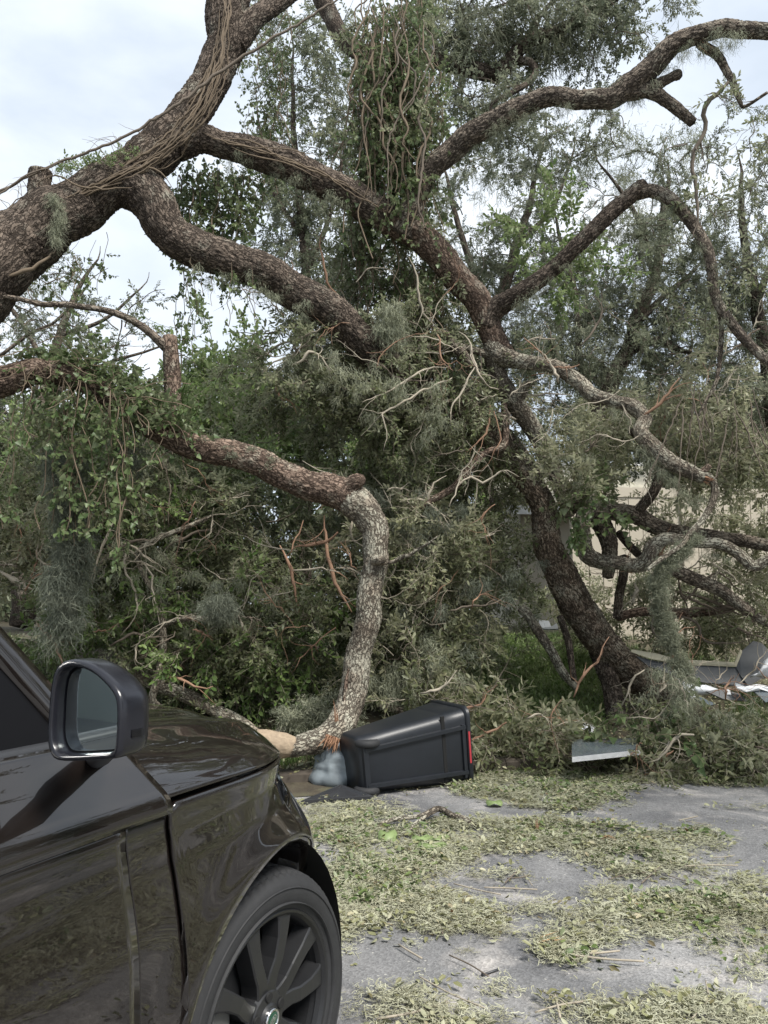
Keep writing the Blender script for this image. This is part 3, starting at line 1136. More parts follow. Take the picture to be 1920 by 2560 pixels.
limb('broken_stub', [(1745, 1188, 7.62, 22), (1760, 1178, 7.6, 17), (1774, 1165, 7.6, 16)], BR, oak)
limb('hanging_branch', [(1740, 1185, 7.62, 24), (1772, 1194, 7.6, 22), (1784, 1210, 7.6, 19), (1786, 1235, 7.6, 18), (1776, 1266, 7.58, 17), (1757, 1297, 7.55, 15), (1725, 1330, 7.5, 14), (1705, 1360, 7.45, 12), (1660, 1392, 7.4, 12), (1620, 1425, 7.4, 9)], BG, oak)
splinters('splinter', P(1765, 1196, 7.58), np.array([.9, -.2, -.35]), .05, M['torn_wood'], oak, 12, .13, .6)
limb('limb', [(1575, 1076, 7.9, 18), (1604, 1106, 7.9, 19), (1632, 1144, 7.95, 22), (1648, 1186, 8.0, 25), (1634, 1229, 8.05, 26), (1598, 1274, 8.2, 27)], BD, oak)
limb('limb', [(1236, 890, 8.6, 48), (1240, 920, 8.65, 46), (1257, 964, 8.7, 47), (1296, 1022, 8.8, 48), (1330, 1068, 8.85, 46), (1365, 1132, 8.9, 43), (1388, 1184, 8.95, 40), (1402, 1230, 9.0, 36), (1420, 1290, 9.1, 30)], BG, oak, 0.9)
limb('broken_stub', [(1290, 1005, 8.78, 28), (1306, 986, 8.72, 27), (1312, 968, 8.68, 22), (1336, 952, 8.6, 15)], BG, oak)
limb('branch', [(1262, 1000, 8.7, 16), (1262, 1045, 8.65, 16), (1264, 1090, 8.6, 18), (1256, 1118, 8.55, 19), (1215, 1132, 8.5, 18), (1174, 1172, 8.45, 18), (1134, 1219, 8.4, 18), (1076, 1253, 8.35, 16), (1024, 1277, 8.3, 13)], BR, oak)
limb('branch', [(1020, 878, 8.5, 18), (1075, 868, 8.45, 20), (1145, 868, 8.5, 20), (1200, 880, 8.55, 18), (1235, 900, 8.6, 14)], BG, oak)
limb('broken_stub', [(1180, 920, 8.5, 30), (1150, 880, 8.4, 28), (1120, 845, 8.35, 24), (1108, 832, 8.32, 20)], BB, oak)
splinters('splinter', P(1112, 838, 8.3), P(1080, 820, 8.25) - P(1112, 838, 8.3), .05, M['pale_wood'], oak, 12, .16, .3)
limb('stump', [(150, 520, 7.1, 70), (104, 490, 7.1, 62), (100, 450, 7.1, 56), (103, 428, 7.1, 60)], BD, oak, 1.2)
# bare twigs seen against the dark foliage
for pts in ([(1124, 915, 8.0, 3), (1060, 925, 7.9, 6), (1010, 955, 7.8, 6), (955, 985, 7.7, 5), (905, 1003, 7.6, 4)],
            [(1130, 945, 8.0, 7), (1060, 975, 7.9, 6), (1000, 1010, 7.8, 6), (958, 1036, 7.7, 5), (968, 1080, 7.7, 4), (958, 1130, 7.7, 3)],
            [(1190, 912, 8.2, 6), (1165, 960, 8.1, 6), (1150, 990, 8.05, 6), (1128, 1020, 8.0, 6), (1128, 1062, 8.0, 4)],
            [(1148, 830, 8.2, 5), (1172, 850, 8.2, 6), (1184, 900, 8.2, 7), (1200, 940, 8.2, 7), (1225, 968, 8.3, 7), (1245, 972, 8.4, 8)],
            [(1022, 640, 8.0, 4), (1042, 690, 8.0, 5), (1050, 750, 8.05, 8), (1066, 795, 8.1, 9), (1080, 805, 8.2, 7)],
            [(1225, 1010, 8.4, 7), (1220, 1070, 8.35, 6), (1190, 1110, 8.3, 5), (1150, 1140, 8.2, 4)],
            [(1380, 915, 8.2, 5), (1330, 860, 8.1, 6), (1310, 845, 8.1, 5)], [(1305, 865, 8.3, 7), (1330, 848, 8.2, 7), (1390, 845, 8.2, 5)],
            [(1315, 988, 8.6, 8), (1380, 985, 8.5, 6), (1430, 988, 8.5, 5)], [(1305, 1010, 8.6, 6), (1340, 1022, 8.5, 6), (1380, 1025, 8.5, 5)],
            [(1315, 945, 8.6, 6), (1350, 935, 8.5, 5), (1400, 934, 8.4, 4)],
            [(1605, 1040, 7.8, 14), (1640, 1015, 7.75, 12), (1680, 970, 7.7, 9), (1700, 945, 7.7, 6)],
            [(1290, 1050, 8.6, 14), (1268, 1040, 8.5, 11), (1240, 1042, 8.5, 5)]):
    limb('branch', pts, M['twig_grey'] if rng.uniform() < .6 else M['twig_red'], oak, 0)
for k in range(15):          # drooping fan of bare twigs on the right
    u0, v0 = rng.uniform(1690, 1880), rng.uniform(940, 1040)
    u1 = u0 + rng.normal(-10, 55)
    v1 = v0 + rng.uniform(120, 260)
    D = rng.uniform(7.3, 7.9)
    limb('branch', [(u0, v0, D, 5), (u0 * .7 + u1 * .3, v0 + (v1 - v0) * .3, D - .05, 4), (u0 * .3 + u1 * .7, v0 + (v1 - v0) * .7, D - .1, 3), (u1, v1, D - .12, 2)], M['twig_dark'], oak, 0)

# leaning trunk that carries the right-hand limbs
lo = empty('leaning_oak', P(1640, 1735, 10.2) * np.array([1, 1, 0]) + np.array([0, 0, 0.5]), 'thick reddish-brown oak trunk leaning down to the right between the bin and the wrecked panels', 'tree')
limb('trunk', [(1140, 990, 8.9, 70), (1210, 1060, 9.0, 76), (1275, 1135, 9.1, 84), (1322, 1200, 9.15, 70), (1353, 1262, 9.2, 64), (1382, 1384, 9.3, 70), (1423, 1477, 9.4, 80), (1469, 1558, 9.5, 82), (1515, 1621, 9.6, 80), (1573, 1673, 9.7, 80), (1625, 1712, 9.8, 78), (1700, 1770, 9.9, 78)], M['bark_lean'], lo, 1.2)
limb('trunk_base', [(1480, 1600, 9.7, 40), (1508, 1665, 9.6, 40), (1530, 1720, 9.45, 46), (1545, 1790, 9.3, 52), (1556, 1850, 9.2, 60)], BD, lo, 1.2)
limb('limb', [(1420, 1262, 9.1, 40), (1488, 1269, 9.0, 44), (1541, 1280, 8.9, 46), (1594, 1290, 8.8, 46), (1638, 1314, 8.7, 40), (1701, 1331, 8.6, 35), (1776, 1341, 8.5, 34), (1851, 1351, 8.4, 32), (1930, 1366, 8.3, 30), (2060, 1395, 8.2, 26)], BB, lo)
limb('limb', [(1480, 1270, 8.95, 44), (1461, 1295, 8.8, 40), (1459, 1340, 8.7, 40), (1466, 1385, 8.6, 42), (1500, 1402, 8.5, 37), (1541, 1406, 8.4, 34), (1590, 1414, 8.3, 37), (1618, 1398, 8.2, 38), (1632, 1366, 8.15, 37), (1660, 1348, 8.1, 33), (1698, 1350, 8.05, 29), (1745, 1357, 8.0, 27), (1792, 1359, 7.95, 27), (1839, 1382, 7.9, 28), (1880, 1414, 7.85, 28), (1920, 1398, 7.8, 25), (2010, 1360, 7.7, 20)], BG, lo)
limb('limb', [(1486, 1272, 9.05, 46), (1508, 1320, 9.0, 48), (1522, 1363, 8.95, 42), (1522, 1402, 8.95, 35), (1518, 1445, 8.95, 26)], BB, lo)
limb('limb', [(1560, 1390, 9.2, 24), (1558, 1440, 9.2, 23), (1548, 1490, 9.2, 22), (1544, 1545, 9.2, 22)], BD, lo)
limb('limb', [(1545, 1330, 9.1, 20), (1580, 1370, 9.0, 20), (1608, 1395, 8.9, 19)], BD, lo)
limb('limb', [(1640, 1400, 8.5, 26), (1672, 1419, 8.5, 30), (1735, 1448, 8.5, 34), (1793, 1473, 8.5, 33), (1840, 1506, 8.5, 29), (1886, 1538, 8.5, 24), (1925, 1560, 8.5, 20), (2000, 1600, 8.5, 14)], BB, lo)
limb('limb', [(1545, 1545, 9.4, 22), (1600, 1530, 9.4, 22), (1683, 1535, 9.3, 23), (1770, 1529, 9.3, 20), (1870, 1508, 9.2, 16)], BR, lo)
limb('branch', [(1300, 1520, 9.3, 22), (1325, 1546, 9.25, 24), (1377, 1627, 9.2, 24), (1405, 1680, 9.2, 22), (1440, 1720, 9.2, 18)], BG, lo)
limb('branch', [(1400, 1540, 9.0, 16), (1420, 1600, 9.0, 18), (1430, 1660, 9.0, 16), (1436, 1700, 9.0, 14)], BD, lo)
for k in range(9):
    u0, v0 = rng.uniform(1600, 1850), rng.uniform(1430, 1560)
    D = rng.uniform(8.6, 9.2)
    limb('branch', [(u0, v0, D, 8), (u0 + rng.normal(40, 30), v0 + rng.normal(25, 15), D, 7), (u0 + rng.normal(90, 40), v0 + rng.normal(45, 30), D, 5), (u0 + rng.normal(140, 50), v0 + rng.normal(70, 30), D, 3)], M['twig_dark'], lo, 0)

# broken limb lying across the left, its tip on the road beside the bin
bl = empty('broken_limb', P(830, 1895, 7.75) * np.array([1, 1, 0]), 'snapped oak limb arching from the left edge down to the road beside the black bin', 'tree limb')
limb('limb', [(-200, 1000, 7.0, 84), (-60, 968, 7.05, 80), (0, 952, 7.1, 76), (87, 929, 7.15, 66), (160, 940, 7.2, 62), (231, 964, 7.25, 60), (318, 1016, 7.3, 60), (370, 1057, 7.35, 64), (440, 1097, 7.4, 64), (521, 1126, 7.45, 66), (608, 1143, 7.5, 68), (694, 1178, 7.5, 72), (770, 1213, 7.5, 74), (833, 1226, 7.5, 82), (872, 1242, 7.5, 80), (900, 1262, 7.5, 70), (915, 1282, 7.5, 50)], M['bark_red'], bl, 1.0, lump=.09)
limb('limb', [(840, 1228, 7.5, 60), (882, 1246, 7.5, 82), (916, 1280, 7.5, 76), (940, 1335, 7.5, 68), (943, 1400, 7.5, 64), (928, 1481, 7.5, 62), (914, 1562, 7.5, 60), (898, 1643, 7.5, 64), (880, 1736, 7.45, 67), (853, 1806, 7.3, 70), (812, 1850, 7.1, 64), (752, 1866, 6.95, 50), (705, 1868, 6.9, 46)], M['bark_grey'], bl, 0.85, lump=.09)
limb('knot', [(868, 1225, 7.46, 58), (884, 1210, 7.42, 46), (896, 1206, 7.4, 40), (906, 1210, 7.4, 24)], M['bark_red'], bl, 1.0)
limb('knot', [(938, 1402, 7.42, 30), (952, 1400, 7.36, 26), (960, 1400, 7.33, 20)], BG, bl)
limb('branch', [(950, 1408, 7.4, 18), (985, 1403, 7.35, 15), (1042, 1377, 7.25, 12), (1100, 1338, 7.2, 9)], BG, bl, 0)
limb('broken_stub', [(432, 1075, 7.38, 50), (431, 1005, 7.34, 46), (431, 941, 7.32, 45), (427, 883, 7.3, 41), (424, 842, 7.3, 36)], BR, bl, 0.7)
splinters('splinter', P(425, 848, 7.3), np.array([.05, 0, 1.0]), .062, M['pale_wood'], bl, 16, .11, .3)
limb('branch', [(424, 880, 7.28, 26), (405, 860, 7.25, 24), (359, 819, 7.15, 20), (301, 788, 7.05, 18), (249, 773, 7.0, 16), (174, 762, 6.95, 16), (104, 759, 6.9, 14), (35, 744, 6.85, 12), (-60, 730, 6.8, 10)], BB, bl, 0.4)
splinters('splinter', P(830, 1850, 6.92), np.array([-.35, -.3, -1.0]), .07, M['torn_wood'], bl, 60, .13, .9)
splinters('splinter', P(838, 1800, 7.08), np.array([-.10, -.1, 1.0]), .028, M['torn_wood'], bl, 6, .26, .15)
b = MB()
for uv in ([(872, 1690, 34), (868, 1725, 24), (866, 1760, 14)],):
    for (u, v, wd) in uv:
        pass
limb('torn_strip', [(872, 1672, 7.38, 3), (866, 1700, 7.36, 9), (862, 1735, 7.32, 9), (858, 1765, 7.28, 3)], BR, bl, .5)

limb('broken_end', [(735, 1868, 6.92, 44), (712, 1866, 6.9, 58), (690, 1863, 6.88, 62), (668, 1860, 6.87, 66), (640, 1858, 6.86, 64)], M['pale_wood'], bl, .5, lump=.03)

# grey branch and logs left of the bin
gb = empty('grey_branch', P(385, 1790, 8.3) * np.array([1, 1, 0]), 'forked lichen-grey branch standing upright behind the car mirror', 'fallen branch')
limb('branch', [(436, 1800, 8.2, 24), (385, 1758, 8.25, 20), (388, 1720, 8.25, 19), (402, 1660, 8.3, 18), (409, 1600, 8.3, 18), (405, 1545, 8.3, 18), (395, 1500, 8.3, 16), (360, 1440, 8.3, 14), (345, 1384, 8.3, 14), (393, 1349, 8.3, 14), (463, 1320, 8.3, 12), (530, 1290, 8.3, 8)], BG, gb)
limb('branch', [(410, 1562, 8.3, 14), (440, 1550, 8.25, 14), (480, 1546, 8.2, 14), (528, 1546, 8.2, 13), (560, 1535, 8.2, 8)], BG, gb)
for pts in ([(345, 1390, 8.2, 7), (318, 1372, 8.15, 6), (312, 1420, 8.1, 6), (340, 1480, 8.1, 6), (336, 1545, 8.1, 5), (300, 1590, 8.1, 4)], [(350, 1400, 8.2, 6), (375, 1430, 8.15, 6), (386, 1500, 8.1, 5), (400, 1560, 8.1, 4)],
            [(290, 1290, 8.4, 8), (250, 1380, 8.4, 8), (225, 1455, 8.4, 6)], [(700, 1365, 8.2, 9), (722, 1410, 8.2, 10), (735, 1470, 8.2, 9), (748, 1530, 8.2, 6)],
            [(760, 1300, 8.3, 5), (742, 1345, 8.25, 6), (720, 1390, 8.2, 7)], [(810, 1290, 8.3, 7), (820, 1390, 8.25, 9), (845, 1470, 8.2, 12), (880, 1530, 8.2, 10)],
            [(410, 1690, 8.0, 8), (455, 1700, 7.95, 9), (500, 1722, 7.9, 8), (535, 1715, 7.9, 5)], [(520, 1256, 8.3, 4), (570, 1250, 8.2, 5), (625, 1235, 8.2, 5)],
            [(0, 1430, 8.6, 16), (45, 1455, 8.5, 16), (80, 1475, 8.4, 10)], [(60, 1480, 8.3, 9), (85, 1445, 8.3, 9), (125, 1425, 8.3, 6)],
            [(725, 1425, 8.2, 7), (790, 1422, 8.15, 7), (850, 1430, 8.1, 5)], [(640, 1500, 8.1, 4), (690, 1490, 8.0, 5), (735, 1475, 8.0, 5)]):
    limb('branch', pts, M['twig_red'] if pts[0][0] in (700, 760, 810, 410, 60) else M['twig_grey'], gb, 0)
lg = empty('fallen_log', P(480, 1760, 8.4) * np.array([1, 1, 0]) + np.array([0, 0, .2]), 'grey log lying behind the bonnet of the black car', 'log')
limb('trunk', [(300, 1660, 8.7, 26), (370, 1700, 8.6, 32), (440, 1728, 8.5, 34), (503, 1756, 8.4, 34), (556, 1783, 8.3, 32), (600, 1806, 8.2, 30), (640, 1835, 8.1, 26)], BG, lg)
lg = empty('fallen_log', P(735, 1815, 8.3) * np.array([1, 1, 0]) + np.array([0, 0, .2]), 'short mossy log lying behind the broken limb tip', 'log')
limb('trunk', [(680, 1850, 8.0, 22), (705, 1826, 8.05, 24), (735, 1803, 8.1, 26), (781, 1785, 8.2, 28), (830, 1790, 8.3, 24), (880, 1815, 8.4, 18)], BG, lg)
lg = empty('fallen_log', P(1000, 1775, 8.3) * np.array([1, 1, 0]) + np.array([0, 0, .2]), 'thin brown log sticking out behind the black bin', 'log')
limb('trunk', [(945, 1763, 8.3, 13), (962, 1767, 8.2, 18), (1000, 1775, 8.1, 19), (1041, 1796, 8.0, 20), (1090, 1830, 7.9, 20)], BB, lg)

# ------------------------------------------------------------------ foliage of the fallen trees
mass(oak, 'oak', [(960, 905, 8.8, 300, 130, .9, 70), (850, 970, 8.9, 220, 100, .8, 36), (1090, 950, 8.9, 170, 140, .7, 40), (760, 950, 9.0, 150, 80, .6, 16)], droop=.9)
mass(oak, 'oak', [(990, 740, 9.3, 170, 140, .5, 38), (920, 810, 8.9, 160, 90, .5, 26)], droop=1.0)
mass(oak, 'oak', [(1020, 1090, 9.4, 230, 150, .7, 44), (1200, 1140, 9.9, 100, 120, .4, 16)], droop=1.1)
mass(oak, 'oak', [(1010, 160, 8.9, 110, 190, .6, 28), (1000, 420, 8.6, 100, 160, .5, 32), (930, 640, 9.0, 100, 90, .4, 18)], droop=1.2, ln=(.4, .8))
mass(oak, 'oak_pale', [(1720, 980, 8.4, 210, 110, .8, 34), (1860, 1040, 8.2, 110, 130, .6, 24), (1530, 1060, 9.0, 120, 60, .5, 9)], droop=1.3, bias=(0, 0, -.5), ln=(.4, .9), twig_mat='twig_grey')
mass(oak, 'oak', [(1840, 500, 7.6, 120, 150, .7, 15), (1890, 300, 7.4, 60, 80, .5, 4), (1800, 740, 7.9, 130, 110, .6, 14)], droop=.7, per_m=9, ln=(.3, .7), twig_mat='twig_dark')
mass(oak, 'oak_pale', [(1490, 1100, 9.2, 110, 60, .4, 10), (1400, 1010, 9.3, 130, 50, .4, 9)], droop=.8, ln=(.3, .7), twig_mat='twig_grey')
mass(oak, 'green', [(1385, 600, 9.3, 70, 75, .4, 16), (1460, 700, 9.6, 70, 60, .4, 8)], droop=.3, ln=(.3, .6))
mass(lo, 'oak', [(1120, 1330, 9.7, 190, 190, .7, 44), (1265, 1330, 10.2, 55, 130, .4, 16), (1480, 1490, 11.2, 90, 60, .4, 8), (1270, 1500, 11.0, 170, 140, .6, 24)], droop=.8)
mass(lo, 'oak_pale', [(1850, 1240, 8.6, 110, 60, .5, 10), (1830, 1450, 9.1, 140, 60, .5, 14), (1650, 1500, 10.2, 150, 70, .6, 12)], droop=.8, twig_mat='twig_grey')
mass(lo, 'oak', [(1780, 1560, 10.2, 200, 80, .6, 34), (1500, 1480, 11.2, 130, 100, .5, 14), (1900, 1440, 10.4, 120, 70, .5, 14)], droop=.6)
mass(lo, 'oak_pale', [(1440, 1190, 8.2, 75, 110, .35, 24)], droop=-.2, bias=(0, -.3, .3), ln=(.25, .55), twig_mat='twig_grey')
mass(lo, 'oak_pale', [(1720, 1250, 9.4, 170, 50, .5, 17), (1840, 1310, 9.3, 110, 50, .4, 13), (1620, 1330, 9.6, 80, 60, .4, 8)], droop=1.0, ln=(.3, .6), per_m=12, twig_mat='twig_grey')
mass(lo, 'ivy', [(1440, 1270, 8.1, 70, 60, .3, 14)], ln=(.2, .4), droop=.5)


def pile(name_label, u, v, D, parts, **kw):
    c = P(u, v, D)
    c[2] = float(bank_z(c[0], c[1]))
    o = empty('fallen_branches', c, name_label, 'fallen branches')
    for kind, blobs, k2 in parts:
        mass(o, kind, blobs, **{**kw, **k2})
    return o


p_left = pile('broad tangle of downed leafy oak branches filling the left side behind the car', 300, 1500, 9.6, [
    ('oak', [(150, 1200, 9.6, 260, 170, .9, 66), (420, 1240, 9.4, 240, 190, .9, 76), (620, 1330, 9.3, 200, 170, .8, 60), (250, 1420, 9.2, 260, 140, .7, 62)], {}),
    ('green', [(160, 1150, 9.5, 220, 150, .6, 42), (520, 1180, 10.2, 220, 130, .6, 40), (330, 1330, 8.9, 230, 150, .6, 38), (560, 1450, 8.9, 180, 120, .5, 18), (250, 1540, 9.0, 140, 70, .4, 16)], {'per_m': 13}),
    ('oak_pale', [(330, 1300, 8.9, 260, 190, .7, 32), (60, 1340, 9.0, 140, 150, .5, 18)], {'twig_mat': 'twig_grey'}),
], ln=(.5, 1.0), droop=.5)
p_mid = pile('dark green leafy branches piled between the forked grey branch and the bent limb', 650, 1700, 8.9, [
    ('oak', [(640, 1600, 8.7, 200, 130, .6, 56), (780, 1480, 9.1, 170, 150, .6, 40), (520, 1640, 8.9, 160, 90, .5, 30)], {}),
    ('green', [(690, 1620, 8.5, 170, 110, .4, 18), (400, 1600, 9.0, 170, 60, .4, 14), (600, 1740, 8.5, 120, 50, .4, 10)], {'per_m': 11}),
], ln=(.4, .85), droop=.5)
p_cent = pile('olive brown thicket of downed branches behind the bin', 1050, 1600, 9.2, [
    ('oak', [(1030, 1400, 9.0, 160, 180, .7, 50), (1050, 1570, 9.2, 150, 100, .6, 36)], {}),
    ('oak_pale', [(1020, 1330, 8.7, 190, 160, .6, 40), (1080, 1480, 8.9, 160, 110, .5, 26), (980, 1640, 8.5, 120, 90, .4, 18)], {'twig_mat': 'twig_grey'}),
], ln=(.4, .9), droop=.7)
p_bin = pile('pale leafy oak boughs lying on the verge right behind the black bin', 1250, 1850, 7.9, [
    ('oak_pale', [(1220, 1870, 7.8, 130, 45, .35, 26), (1340, 1880, 7.75, 130, 40, .35, 24), (1080, 1740, 8.1, 90, 70, .4, 20), (1420, 1850, 8.0, 60, 30, .3, 8), (1280, 1800, 7.9, 60, 40, .3, 7)], {'twig_mat': 'twig_grey'}),
    ('oak', [(1260, 1900, 7.8, 180, 35, .35, 16), (1090, 1640, 8.5, 90, 60, .4, 12)], {}),
], ln=(.2, .46), droop=.5, bias=(0, -.2, .25), scale=(1.0, 1.65), per_m=12)
p_right = pile('moss-hung olive boughs heaped at the right edge in front of the wrecked panels', 1760, 1900, 7.6, [
    ('oak_pale', [(1710, 1890, 7.45, 130, 60, .4, 28), (1850, 1870, 7.3, 120, 80, .4, 34), (1640, 1860, 7.6, 60, 50, .3, 7)], {'twig_mat': 'twig_grey'}),
    ('oak', [(1700, 1900, 7.5, 190, 60, .35, 26), (1860, 1920, 7.2, 120, 60, .35, 18), (1600, 1800, 7.9, 40, 50, .3, 3)], {}),
    ('ivy', [(1640, 1800, 7.5, 50, 50, .25, 8)], {'per_m': 9}),
], ln=(.22, .5), droop=.7, scale=(.95, 1.5), per_m=13)


# ------------------------------------------------------------------ vines and moss
def strand(u, v, D, ln_px, n=9, sway=10, w_=3, mat='vine', b=None):
    pts = [(u, v)]
    for k in range(1, n):
        pts.append((pts[-1][0] + rng.normal(0, sway), v + ln_px * k / (n - 1)))
    q = np.array([P(a, c, D + rng.normal(0, .02)) for a, c in pts])
    cc = catmull(q, .06)
    tv, tf, tu, tr = tube(cc, np.full(len(cc), pxr(w_, D)), 4, 0, False)
    b.add(tv, tf, tu, tr)
    return cc


def hang_leaves(lines, kind, per_m, parent, name='foliage', scale=(.6, 1.1), spread=.05):
    pos, dr = [], []
    for c in lines:
        ln = len(c) * .06
        m = max(1, rng.poisson(ln * per_m))
        i = rng.integers(0, len(c), m)
        pos.append(c[i] + rng.normal(0, spread, (m, 3)))
        d = rng.normal(0, .8, (m, 3))
        d[:, 2] -= .6
        dr.append(d)
    pos, dr = np.vstack(pos), np.vstack(dr)
    return scatter(name, kind, pos, dir_rot(dr, rng.uniform(-1, 1, len(pos))), rng.uniform(*scale, len(pos)), parent)


def curtain(label, u0, u1, v0f, lenr, D, n, kind, per_m, scale=(.6, 1.1), sway=9, spread=.05, w_=3.0, drange=.35):
    c = P((u0 + u1) / 2, v0f((u0 + u1) / 2), D)
    o = empty('hanging_vine', c, label, 'vine')
    b = MB()
    ls = []
    for k in range(n):
        u = rng.uniform(u0, u1)
        ls.append(strand(u, v0f(u), D + rng.uniform(-drange, drange), rng.uniform(*lenr), 9, sway, rng.uniform(.6, 1.2) * w_, b=b))
    b.build('stems', M['vine'], o, True, 'stuff')
    hang_leaves(ls, kind, per_m, o, 'foliage', scale, spread)
    return o


curtain('dark ivy hanging in the open arch below the main oak fork', 440, 640, lambda u: 430 + abs(u - 520) * .1, (90, 200), 8.0, 26, 'ivy', 12, sway=8)
curtain('thin ivy strands dangling below the arched limb against the white sky', 430, 640, lambda u: 640 + (u - 450) * .12, (60, 270), 7.7, 13, 'ivy', 7, (.5, .85), 6, .03, 2.0)
curtain('ivy strands hanging under the trunk at the left edge', 120, 330, lambda u: 690 - (u - 120) * .75, (60, 160), 7.3, 8, 'ivy', 6, (.5, .9), 7, .03, 2.0)
curtain('leafy green ivy smothering the limb at the far left', 40, 330, lambda u: 900 + (u - 40) * .32, (120, 420), 7.1, 34, 'ivy', 10, (.6, 1.1), 11, .06, 3.0, .25)
curtain('column of brown vines and leaves hanging down in front of the upper oak limbs', 905, 1060, lambda u: rng.uniform(-40, 200), (280, 560), 8.2, 70, 'ivy', 12, (.6, 1.05), 15, .08, 3.6)
curtain('tangle of vines and leaves below the middle oak limb', 880, 1120, lambda u: 560 + (u - 880) * .6, (120, 380), 8.7, 36, 'ivy', 7, (.6, 1.0), 12, .07, 3.0)
curtain('ivy trailing from the right side of the upright oak stem', 600, 720, lambda u: rng.uniform(-30, 320), (100, 260), 8.3, 22, 'ivy', 9, (.55, .9), 8, .06, 2.4)

# ivy crowding the top of the left limb
o = empty('ivy', P(230, 950, 7.15), 'clump of ivy growing along the top of the snapped limb at left', 'ivy')
pos, dr = [], []
for k in range(330):
    t = rng.uniform(0, 1)
    u = 90 + t * 380
    vv = np.interp(u, [90, 231, 318, 440, 480], [925, 950, 1005, 1085, 1110])
    pos.append(P(u + rng.normal(0, 14), vv - 32 + rng.normal(0, 22), 7.2 + rng.uniform(-.18, .12)))
    d = rng.normal(0, .8, 3)
    d[2] += .3
    dr.append(d)
scatter('foliage', 'ivy', pos, dir_rot(np.array(dr), rng.uniform(-1, 1, len(pos))), rng.uniform(.6, 1.1, len(pos)), o)
b = MB()
for k in range(44):
    u = rng.uniform(-20, 420)
    vv = np.interp(u, [0, 90, 231, 318, 440, 480], [952, 925, 950, 1005, 1085, 1110])
    p = P(u, vv - 26 + rng.normal(0, 18), 7.02)
    c = walk(p, [rng.normal(), -.15, rng.normal() * .5 - .3], rng.uniform(.25, .7), 7, .5, .4)
    tv, tf, tu, tr = tube(catmull(c, .05), np.full(len(catmull(c, .05)), rng.uniform(.002, .005)), 4, 0, False)
    b.add(tv, tf, tu, tr)
b.build('stems', M['vine'], o, True, 'stuff')

# spiky grass-like epiphyte beside the snapped stub
o = empty('strap_leaf_plant', P(470, 1010, 7.35), 'tuft of long bright green strap leaves beside the vertical snapped stub', 'plant')
b = MB()
for k in range(26):
    base = P(455 + rng.normal(0, 8), 1015 + rng.normal(0, 10), 7.35)
    a = rng.uniform(-.3, 1.2)
    hgt = rng.uniform(.3, .6)
    lean = rng.uniform(.05, .32)
    V, F = [], []
    for j in range(6):
        t = j / 5
        q = base + np.array([lean * t * t * math.cos(a), lean * t * t * math.sin(a) * .6 - .05 * t, hgt * t * (1 - .35 * t * t)])
        s = np.array([-math.sin(a), math.cos(a), .2]) * .008 * (1.05 - t)
        V += [q - s, q + s]
        if j:
            F.append((2 * j - 2, 2 * j - 1, 2 * j + 1, 2 * j))
    b.add(V, F)
b.build('leaves', M['green'], o, True, 'stuff')

# climbing vine stems along the main trunk (each a part of the vine they belong to)
vn = empty('climbing_vine', P(300, 430, 7.0), 'bundle of thin tan vine stems running along the top of the main oak trunk', 'vine')
trk = [(-40, 600), (60, 520), (125, 505), (250, 440), (350, 400), (430, 335), (500, 250), (545, 140), (560, 20), (565, -60)]
tu_, tv_ = np.array([a for a, _ in trk]), np.array([a for _, a in trk])
s_ = np.linspace(0, 1, len(trk))
for k in range(30):
    a0, a1 = sorted(rng.uniform(0, 1, 2))
    if a1 - a0 < .25:
        a1 = min(1, a0 + .4)
    off = rng.uniform(-26, 62)
    pts = []
    n = 8
    for j in range(n):
        t = a0 + (a1 - a0) * j / (n - 1)
        off += rng.normal(0, 9)
        uu, vv = np.interp(t, s_, tu_), np.interp(t, s_, tv_)
        rr = 45
        pts.append((uu + off * .35, vv + off * .75, 7.02 - .0 + .25 * t + .004 * (off - 20) ** 2 * .02 - .05, rng.uniform(2.5, 5.5)))
    limb('stem', pts, M['vine'], vn, 0)
for pts in ([(-30, 590, 6.9, 9), (60, 560, 6.9, 9), (110, 520, 6.95, 7), (200, 480, 7.0, 6)], [(-20, 700, 6.75, 12), (60, 680, 6.8, 11), (110, 650, 6.85, 10), (140, 620, 7.0, 7)],
            [(330, 470, 7.05, 4), (220, 470, 7.0, 5), (140, 440, 6.95, 6), (90, 460, 6.9, 6)], [(430, 470, 7.1, 4), (400, 430, 7.1, 5), (330, 420, 7.1, 5), (200, 470, 7.05, 5), (150, 510, 7.0, 4)]):
    limb('stem', pts, M['vine'], vn, 0)
for k in range(22):           # loose hairs sticking out over the sky
    u, v = rng.uniform(0, 380), 0
    v = np.interp(u, tu_, tv_) - 20
    limb('stem', [(u, v, 7.1, 2.6), (u - rng.uniform(0, 40), v - rng.uniform(20, 60), 7.05, 2.2), (u - rng.uniform(20, 90), v - rng.uniform(10, 70), 7.0, 1.6)], M['vine'], vn, 0)
vn2 = empty('climbing_vine', P(700, 390, 7.6), 'thin tan vine stems running along the middle oak limb', 'vine')
for k in range(6):
    off = rng.uniform(-36, 10)
    x0 = rng.uniform(480, 620)
    x1 = x0 + rng.uniform(180, 420)
    pts = []
    for j in range(7):
        u = x0 + (x1 - x0) * j / 6
        v = np.interp(u, [480, 555, 648, 752, 856, 926, 1000], [345, 362, 388, 426, 477, 520, 556])
        off += rng.normal(0, 8)
        pts.append((u, v + off, 7.28 + (u - 480) / 520 * .72, rng.uniform(2.5, 4.5)))
    limb('stem', pts, M['vine'], vn2, 0)

